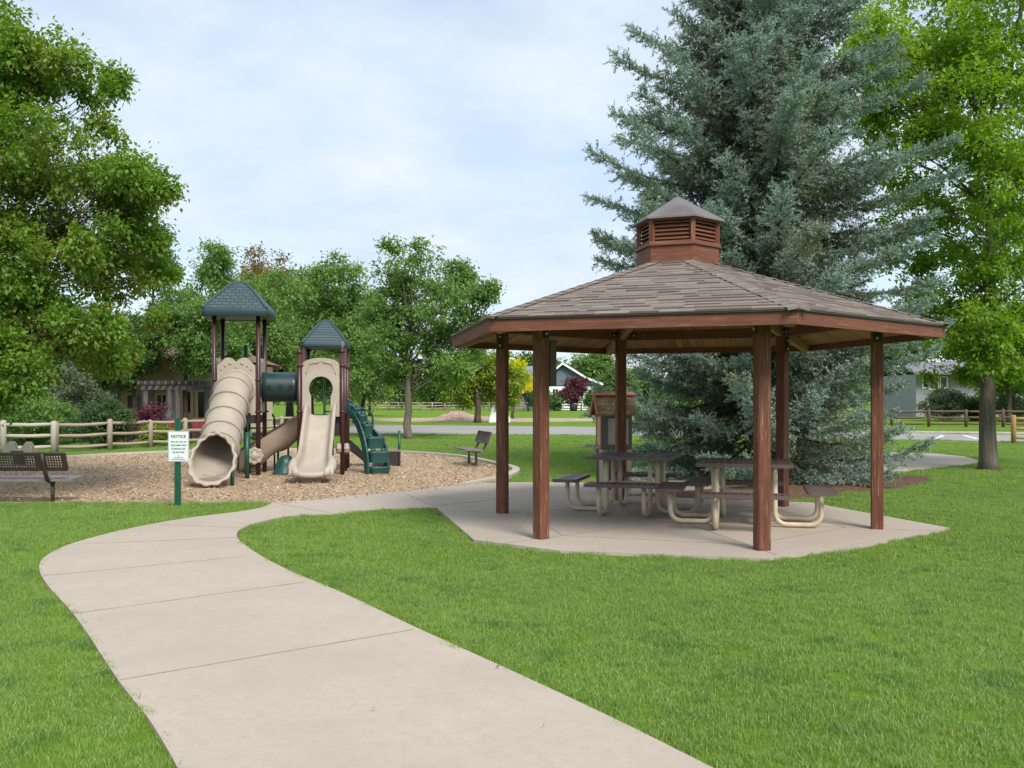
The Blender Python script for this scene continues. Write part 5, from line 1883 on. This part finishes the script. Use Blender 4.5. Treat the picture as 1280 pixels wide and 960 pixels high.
def ell_lobes(cx0, cy0, z0, z1, rx0, n, rg, ry0=None, lr=(.30, .46), power=1.0):
    """lobes filling an egg shaped crown"""
    out = []
    ry0 = ry0 or rx0
    zc, hz_ = (z0 + z1) / 2, (z1 - z0) / 2
    for i in range(n):
        d = unit(rg.normal(size=3)); u = rg.uniform(.35, .78)
        r = rx0 * rg.uniform(*lr)
        sc = 1.0 - .25 * max(0, d[2]) * power
        out.append(((cx0 + d[0] * rx0 * u * sc, cy0 + d[1] * ry0 * u * sc, zc + d[2] * (hz_ - r * .6) * u / .78), (r, r, r * .85)))
    return out

def px_lobes(lst, y, depth, rg, squash=.9):
    """lobes given as (px, py, radius px, optional depth offset)"""
    out = []
    for l in lst:
        dy_ = l[3] if len(l) > 3 else rg.uniform(-depth, depth)
        yy = y + dy_
        p = at(l[0], l[1], y); p.y = yy
        r = l[2] * y / FPX
        out.append(((p.x, p.y, p.z), (r, r, r * squash)))
    return out

rgt = np.random.default_rng(77)
# --- big maple at the left
YM = 15.5
ml = [(-120, 10, 100), (-30, 60, 70), (25, 85, 48), (70, 85, 36), (105, 92, 24), (-60, 160, 110), (10, 170, 62), (55, 195, 50), (95, 215, 44), (130, 190, 26), (148, 215, 24), (165, 235, 22), (196, 240, 14), (135, 165, 12, 0),
      (10, 260, 72), (80, 275, 56), (130, 285, 38), (115, 320, 40), (155, 318, 28), (-60, 300, 105), (40, 340, 56), (0, 400, 62), (60, 400, 48), (110, 408, 34), (150, 412, 26), (178, 420, 18),
      (100, 438, 30), (60, 452, 34), (15, 455, 36), (-60, 430, 70), (130, 448, 18), (50, 486, 16), (90, 468, 18), (170, 222, 18, -.3), (186, 236, 16, -.5), (205, 243, 12, -.4), (112, 78, 16), (118, 112, 12, 0), (178, 312, 18, 0), (188, 340, 12, .3), (196, 405, 12, 0), (150, 255, 22, .2), (140, 225, 22, 0), (214, 246, 8, -.4), (186, 226, 10, -.2), (-180, 200, 140), (-200, 60, 120), (-150, 350, 110)]
lob = px_lobes(ml, YM, 1.7, rgt)
tree('maple_tree', 'large green maple whose drooping crown fills the left edge', (at(-150, 600, YM).x, YM), .24, 1.9, lob, 21000, 10, .22, .080, M_['leaf_maple'], M_['bark_brown'], 1, gap=.14, gf=2.4, top=6.2, twigs=5, group=None, droop=.45)

# --- bright tree at the right
YT = 21.0
rl = [(1150, 75, 70), (1210, 60, 70), (1275, 70, 70), (1180, 0, 90), (1260, -40, 90), (1110, 100, 45), (1085, 75, 34), (1130, 140, 48), (1190, 140, 60), (1255, 150, 65), (1320, 110, 80),
      (1160, 200, 50), (1215, 225, 55), (1275, 230, 60), (1335, 230, 80), (1170, 265, 42), (1225, 290, 55), (1285, 305, 60), (1200, 345, 48), (1250, 365, 55), (1310, 370, 65), (1180, 385, 40), (1205, 415, 40), (1255, 425, 42),
      (1290, 440, 45), (1180, 425, 28), (1340, 430, 60), (1270, 470, 26), (1212, 447, 24), (1108, 160, 26), (1140, 240, 26), (1165, 320, 28), (1100, 118, 24), (1240, 470, 14), (1198, 465, 12)]
tree('shade_tree', 'bright green shade tree with forked grey trunk at the right of the lawn', G(1235.5, 587.5), .185, 2.35, px_lobes(rl, YT, 1.6, rgt), 14500, 10, .23, .098, M_['leaf_bright'], M_['bark_grey'], 2, gap=.26, gf=2.4, top=7.6, twigs=6, limb_frac=.46, flare=1.35)

# --- ash in the middle distance
YA = FPX * CH / (549 - HZ)
al = [(480, 345, 22), (510, 335, 24), (540, 340, 26), (565, 350, 22), (490, 375, 26), (525, 375, 30), (560, 385, 26), (590, 375, 18), (607, 372, 12), (475, 400, 20), (505, 410, 26), (545, 415, 26), (580, 410, 22), (480, 430, 20), (520, 440, 24), (555, 440, 22), (590, 440, 20),
      (470, 455, 16), (500, 465, 18), (535, 470, 20), (565, 465, 18), (490, 322, 12), (514, 317, 12), (545, 320, 12), (570, 335, 12), (460, 420, 12), (600, 395, 14)]
tree('ash_tree', 'open crowned ash with pale trunk on the lawn between tower and pavilion', G(510.5, 549), .155, 2.0, px_lobes(al, YA, 1.6, rgt), 4800, 9, .34, .135, M_['leaf_ash'], M_['bark_grey'], 3, gap=.12, gf=1.5, top=4.4, twigs=5, limb_frac=.5)
# --- small trees on the far lawn
y0_ = FPX * CH / (528 - HZ)
tl = [(575, 470, 17), (597, 458, 20), (620, 465, 18), (640, 472, 16), (585, 490, 16), (610, 490, 17), (632, 494, 13), (565, 488, 10), (600, 445, 11), (622, 450, 11)]
tree('young_tree', 'young yellow green tree on the far lawn before the rock mound', G(597, 528.3), .22, 1.7, px_lobes(tl, y0_, 1.0, rgt), 2200, 9, .42, .20, M_['leaf_olive'], M_['bark_brown'], 4, gap=.05, gf=1.2, top=3.6, twigs=3)
yl = px_lobes([(640, 470, 13), (650, 480, 10), (638, 486, 12), (645, 460, 9), (630, 475, 10)], 70, .6, rgt)
tree('golden_tree', 'small golden yellow tree beside the left pavilion post', ((641 - 640) * 70 / FPX, 70), .12, 1.2, yl, 700, 8, .4, .22, M_['leaf_yellow'], M_['bark_brown'], 5, gap=0, top=2.8, twigs=2)
pl_ = px_lobes([(707, 488, 8), (719, 485, 9), (714, 479, 7), (726, 491, 7), (703, 494, 6), (716, 496, 8), (727, 481, 5)], 121, .7, rgt)
tree('plum_tree', 'purple leaved plum tree in front of the blue grey house', ((716 - 640) * 121 / FPX, 121), .14, .6, pl_, 800, 8, .45, .28, M_['leaf_plum'], M_['bark_brown'], 6, gap=-.1, top=2.2, twigs=2)
MB_ = MB(); MB_.lathe([(.42, 0), (.50, .4), (.52, .82), (.46, .9), (.02, .88)], (((717 - 640) * 119 / FPX), 119, 0), 16)
tag(MB_.build('planter_tub', M_['plum_pot'], origin=(((717 - 640) * 119 / FPX), 119, 0)), 'dark round planter tub below the purple plum tree', 'planter')
pl2 = px_lobes([(655, 488, 9), (662, 480, 8), (668, 490, 9), (648, 494, 7)], 118, .7, rgt)
tree('plum_bush', 'dull reddish bush between the golden tree and the blue grey house', ((660 - 640) * 118 / FPX, 118), .12, .5, pl2, 500, 8, .45, .28, M_['leaf_plum_dull'], M_['bark_brown'], 7, gap=-.1, top=1.6, twigs=1, cat='bush')

# --- trees and shrubs behind
def bg_tree(name, label, px, y, ytop, ybot, rpx, leaf, seed, n=16, nspray=1700, size=None, bark='bark_brown', gap=.02, group='trees behind the park', cat='tree', per=8, lobr=(.30, .46), trunk_r=None):
    rg = np.random.default_rng(seed)
    k = y / FPX
    x = (px - 640) * k
    z1, z0 = CH - (ytop - HZ) * k, CH - (ybot - HZ) * k
    r = rpx * k
    z0 = max(z0, .15)
    sz = size or max(.09, 3.7 * k)
    nspray = int(nspray * 1.55)
    return tree(name, label, (x, y), trunk_r or max(.06, .05 * (z1 - z0) * .5), max(.3, z0 * .9 + .2), ell_lobes(x, y, z0, z1, r, n, rg, lr=lobr), nspray, per, sz * 2.6, sz, M_[leaf], M_[bark], seed, group=group, cat=cat, gap=gap, gf=1.6 / max(.5, r * .35), top=z0 + (z1 - z0) * .75, twigs=2)
TR_ = [
 ('dense_tree', 'tall loose green tree rising just left of the main tower roof', 264, 46, 290, 500, 52, 'leaf_ash', 21, 20, 2200),
 ('dense_tree', 'wispy tree between the maple and the tower roof', 190, 40, 274, 470, 38, 'leaf_dull', 22, 12, 900),
 ('rusty_tree', 'large tree with rust coloured top behind the two play towers', 362, 62, 288, 500, 78, 'leaf_rust', 23, 26, 4600),
 ('dense_tree', 'broad green tree directly behind the green tunnel', 335, 50, 322, 512, 78, 'leaf_ash', 24, 26, 3000),
 ('dense_tree', 'broad green tree behind the small tower roof', 425, 52, 306, 515, 62, 'leaf_ash', 25, 24, 2600),
 ('dense_tree', 'dull green tree between the small tower and the ash', 455, 66, 356, 512, 44, 'leaf_dull', 26, 18, 1700),
 ('yellowing_tree', 'yellowing bushy tree low behind the climber handrail', 462, 84, 438, 514, 30, 'leaf_olive', 27, 14, 1300),
 ('dense_tree', 'mid green tree filling the gap right of the tall tower posts', 312, 56, 318, 505, 48, 'leaf_ash', 51, 20, 2200),
 ('dense_tree', 'mid green tree rising between the two tower roofs', 388, 57, 312, 505, 46, 'leaf_ash', 52, 20, 2200),
 ('dense_tree', 'low dark green tree over the roof of the beige house', 232, 36.0, 350, 486, 50, 'leaf_ash', 28, 18, 1900),
 ('dense_tree', 'dark green tree at the left end of the beige house', 168, 36.5, 380, 480, 46, 'leaf_dark', 29, 16, 1700),
 ('dense_tree', 'green tree behind the maple and the dark fence shrub', 110, 36, 380, 500, 46, 'leaf_dull', 30, 16, 1800),
 ('dense_tree', 'grey green tree at the far left behind the maple', 20, 37, 390, 510, 60, 'leaf_grey', 31, 16, 1700),
 ('dense_tree', 'green tree right behind the gable of the blue grey house', 742, 150, 441, 500, 30, 'leaf_ash', 33, 16, 1500),
 ('dense_tree', 'dark tree rising left behind the blue grey house roof', 656, 155, 441, 500, 17, 'leaf_dark', 34, 10, 900),
 ('dense_tree', 'thin distant tree above the roof ridge of the blue grey house', 700, 175, 446, 500, 16, 'leaf_dull', 35, 8, 500),
 ('dense_tree', 'distant green tree at the right end of the blue grey house', 772, 140, 462, 502, 20, 'leaf_dull', 36, 10, 900),
 ('dense_tree', 'distant grey green tree behind the spruce and kiosk', 800, 150, 455, 505, 24, 'leaf_dull', 37, 10, 800),
 ('dense_tree', 'low dark tree behind the far fence left of the young tree', 545, 140, 470, 508, 24, 'leaf_dark', 38, 12, 900),
 ('dense_tree', 'low green tree behind the far fence below the ash crown', 502, 135, 462, 508, 24, 'leaf_dull', 39, 12, 900),
 ('dense_tree', 'dark green tree behind the far fence between ash and young tree', 575, 146, 466, 508, 20, 'leaf_dark', 40, 12, 800),
 ('dense_tree', 'dark tree behind the far fence beside the golden tree', 618, 150, 464, 508, 24, 'leaf_dull', 41, 12, 800),
 ('dense_tree', 'bright dense tree in shade behind the right trunk', 1262, 62, 380, 505, 50, 'leaf_ash', 42, 18, 1700),
 ('dense_tree', 'dark dense tree behind the bright tree at the right edge', 1330, 64, 350, 512, 70, 'leaf_dark', 43, 18, 1600),
 ('dense_tree', 'dark green tree between the spruce and the grey house', 1120, 92, 395, 512, 46, 'leaf_dark', 44, 16, 1400),
 ('dense_tree', 'dull green tree standing over the grey house roof', 1215, 98, 385, 480, 50, 'leaf_dull', 45, 16, 1400),
 ('dense_tree', 'tall dull tree seen between trunk and branches of the spruce', 1010, 100, 420, 512, 50, 'leaf_dull', 46, 14, 1000),
 ('dense_tree', 'green tree behind the left half of the spruce', 905, 120, 425, 508, 46, 'leaf_dull', 47, 14, 1000),
 ('dense_tree', 'small green tree in front of the roof of the beige house, behind the tall tower', 266, 34.5, 372, 470, 34, 'leaf_ash', 50, 14, 1500),
]
for a in TR_: bg_tree(*a)
def bush(label, px, y, ytop, ybot, rpx, leaf, seed, n=10, nspray=900, cat='bush', per=8, gap=-.15, name='shrub'):
    return bg_tree(name, label, px, y, ytop, ybot, rpx, leaf, seed, n, nspray, max(.05, 2.9 * y / FPX), 'bark_brown', gap, 'shrubs behind the fences', cat, per, (.34, .55), .03)
bush('rounded light green shrub behind the pale fence section below the maple', 38, 31.5, 492, 552, 44, 'leaf_ash', 61, 14, 1600)
bush('dark green rounded shrub leaning against the grey fence rails', 132, 29.6, 500, 562, 32, 'leaf_dark', 62, 12, 1400)
bush('tall grey green shrub behind the dark shrub at the grey fence', 92, 32.5, 462, 552, 40, 'leaf_grey', 63, 14, 1500)
bush('purple leaved shrub in front of the beige house windows', 188, 33.0, 506, 548, 19, 'leaf_plum', 64, 10, 900)
bush('reddish low shrub under the stone panel of the beige house', 160, 32.4, 514, 550, 17, 'leaf_plum_dull', 65, 8, 700)
bush('low green shrub beside the barbecue grill', 196, 31.6, 528, 556, 12, 'leaf_olive', 66, 8, 500)
bush('pale grey green shrub far behind the pale fence section', 5, 34.5, 470, 540, 40, 'leaf_grey', 68, 12, 1100)
bush('large round blue green juniper below the grey house', 1178, 66, 492, 524, 25, 'leaf_grey', 69, 10, 1000)
bush('round dark juniper behind the brown fence by the right trunk', 1222, 66, 498, 524, 16, 'leaf_dark', 70, 8, 700)
bush('low grey shrub at the right behind the brown fence', 1268, 64, 484, 524, 24, 'leaf_grey', 71, 8, 800)
bush('dark evergreen shrub left of the plum tree', 674, 116, 491, 507, 9, 'leaf_dark', 72, 6, 400)
bush('green foundation shrub at the right corner of the blue grey house', 743, 118, 490, 507, 7, 'leaf_dull', 73, 6, 400)
bush('green foundation shrub at the left corner of the blue grey house', 692, 120, 499, 508, 5, 'leaf_dull', 74, 6, 300)
for i, (px, y, h) in enumerate(((106, 33.5, 452), (113, 34.0, 440), (70, 35.0, 460))):
    rg = np.random.default_rng(90 + i)
    x = (px - 640) * y / FPX
    z = CH - (h - HZ) * y / FPX
    tree('aspen_tree', ['pale trunked aspen behind the dark shrub at the grey fence', 'taller pale aspen trunk just right of another aspen', 'slim pale aspen near the maple foliage'][i], (x, y), .09, 1.9, ell_lobes(x, y, 2.2, z + 1.2, 1.0, 7, rg), 420, 8, .3, .11, M_['leaf_grey'], M_['bark_pale'], 95 + i, group='pale aspens', gap=.1, top=z + .6, twigs=2)

# a far wood closing the view, too distant to count its trees
rg = np.random.default_rng(404)
n = 15000
xx = rg.uniform(-260, 260, n); yy = 225 + 25 * rg.uniform(0, 1, n) + 10 * np.sin(xx * .021)
top_ = 6.6 + 1.6 * np.sin(xx * .13 + 1) + 1.3 * np.sin(xx * .31) + .9 * np.sin(xx * .83 + 2)
zz = top_ * rg.uniform(.03, 1, n) ** .75
Pf = np.stack([xx, yy, zz], 1); Df = unit(rg.normal(size=(n, 3)) + np.array([0, 0, .3]))
tag(np_mesh('treeline_woods', leaves(Pf, Df, 4, 1.0, 1.0, rg, .1, .4), 4, M_['leaf_dull']), kind='stuff')

# --- blue spruce behind the pavilion
def spruce(label, cx0, cy0, H, prof, seed):
    rg = np.random.default_rng(seed)
    t = thing('blue_spruce', label, 'spruce', (cx0, cy0, 0))
    b = MB(); b.tube([V((cx0, cy0, -.05)), V((cx0, cy0, .3)), V((cx0 + .03, cy0, H * .5)), V((cx0, cy0, H))], [.26, .20, .12, .02], 12)
    b.build('trunk', M_['bark_brown'], t)
    br = MB()
    PP, DD, LL = [], [], []
    cones = []
    ang = 0.0
    z = .22
    pr = np.array(prof)
    while z < H - .15:
        R = float(np.interp(z, pr[:, 0], pr[:, 1]))
        nb = 3 if z < H * .8 else 2
        for kb_ in range(nb + (2 if z > 1.5 else 0)):
            ang += 2.399 + rg.normal(0, .25)
            L = R * rg.uniform(.66, 1.08)
            if kb_ >= nb: L *= .52
            f = z / H
            slope = (-.20 + .36 * f + rg.normal(0, .08))
            m = 12
            pts = []
            ca, sa = math.cos(ang), math.sin(ang)
            for i in range(m + 1):
                s = i / m
                zz = z + rg.normal(0, .012) + L * (slope * s - .10 * math.sin(math.pi * s) * (1 - f) + .09 * s ** 3)
                wob = .05 * L * math.sin(s * 3 + ang * 3)
                pts.append(V((cx0 + ca * L * s - sa * wob, cy0 + sa * L * s + ca * wob, max(zz, .10 + .05 * (1 - s)))))
            br.tube(pts, list(np.linspace(.010 + .009 * L, .004, m + 1)), 5, False)
            A = np.array([tuple(p) for p in pts])
            # side twigs
            st = .048
            nt = int(L / st)
            for side in (-1, 1):
                s = (np.arange(nt) + rg.uniform(0, 1, nt)) / nt
                s = s[s > .10]
                k = np.minimum((s * m).astype(int), m - 1)
                fr = (s * m - k)[:, None]
                p0 = A[k] * (1 - fr) + A[k + 1] * fr
                tg = unit(A[k + 1] - A[k])
                sd_ = np.cross(tg, np.array([0, 0, 1.0])); sd_ = unit(sd_) * side
                d = unit(tg * rg.uniform(.55, 1.0, (len(s), 1)) + sd_ * rg.uniform(.5, 1.0, (len(s), 1)) + np.stack([0 * s, 0 * s, -.55 + .60 * s], 1) + rg.normal(0, .34, (len(s), 3)))
                tl_ = np.minimum(.20 + .60 * (1 - s) * min(1, L / 2.0), .60) * rg.uniform(.55, 1.15, len(s)) + .05
                # shoots along each twig
                for q in range(7):
                    w_ = q / 7
                    pk = tl_ * w_ < tl_
                    base = p0 + d * (tl_ * w_)[:, None] + np.array([0, 0, -.10]) * (tl_ * w_ ** 2)[:, None]
                    dd = unit(d + rg.normal(0, .42, d.shape) + np.array([0, 0, .05]))
                    sel = rg.uniform(size=len(s)) < (.92 if q else .7)
                    PP.append(base[sel]); DD.append(dd[sel]); LL.append((.085 + .07 * rg.uniform(size=len(s)))[sel])
            # the tip
            PP.append(A[-3:]); DD.append(unit(np.repeat((A[-1] - A[-2])[None], 3, 0) + rg.normal(0, .2, (3, 3)))); LL.append(np.full(3, .16))
            if z > H * .50:
                for _c in range(int(rg.integers(0, 5) * (1 + 2 * (z > H * .58)))):
                    s = rg.uniform(.65, 1.0)
                    k = min(int(s * m), m - 1)
                    cones.append(A[k] + rg.normal(0, .08, 3))
        z += .095 + .05 * rg.uniform()
    br.build('branches', M_['twig'], t)
    P = np.concatenate(PP); D = np.concatenate(DD); Ls = np.concatenate(LL)
    keep = P[:, 2] > .08
    P, D, Ls = P[keep], D[keep], Ls[keep]
    n = len(P)
    rad_ = np.hypot(P[:, 0] - cx0, P[:, 1] - cy0)
    Rz = np.interp(P[:, 2], pr[:, 0], pr[:, 1])
    old = (rad_ / Rz) < (.55 + .14 * rg.normal(size=n))          # inner growth: older, duller needles, coloured darker to deepen the shade inside
    def needles(P, D, Ls, per, ln, wd):
        n = len(P); N = n * per
        P = np.repeat(P, per, 0); D = np.repeat(D, per, 0); Lr = np.repeat(Ls, per)
        u = rg.uniform(0, 1, N)
        a = P + D * (Lr * u)[:, None]
        o = unit(np.cross(D, rg.normal(size=(N, 3))))
        d = unit(D * .75 + o + np.array([0, 0, .10]))
        s = (ln * rg.uniform(.75, 1.2, N))[:, None]
        sd_ = unit(np.cross(d, rg.normal(size=(N, 3)))) * wd
        return np.stack([a - sd_, a + sd_, a + d * s], 1).reshape(-1, 3)
    print('spruce shoots', n)
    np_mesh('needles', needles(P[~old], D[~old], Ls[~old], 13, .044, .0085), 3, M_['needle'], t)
    np_mesh('inner_needles', needles(P[old], D[old], Ls[old], 10, .044, .0080), 3, M_['needle_old_shaded'], t)
    b = MB()
    for c in cones:
        b.lathe([(.006, .0), (.018, -.02), (.020, -.05), (.012, -.085), (.002, -.095)], c, 6)
    o = b.build('cone_clusters', M_['cone'], t)
    o['kind'] = 'stuff'
    return t
spruce('large blue spruce with brown cones near its top behind the pavilion', 5.0, 18.95, 12.6,
       [(0, 2.7), (.6, 3.05), (1.6, 3.35), (3.0, 3.7), (4.3, 3.85), (5.2, 3.7), (6.3, 3.4), (7.4, 3.0), (8.6, 2.45), (10, 1.65), (11.6, .7), (12.6, .1)], 8)
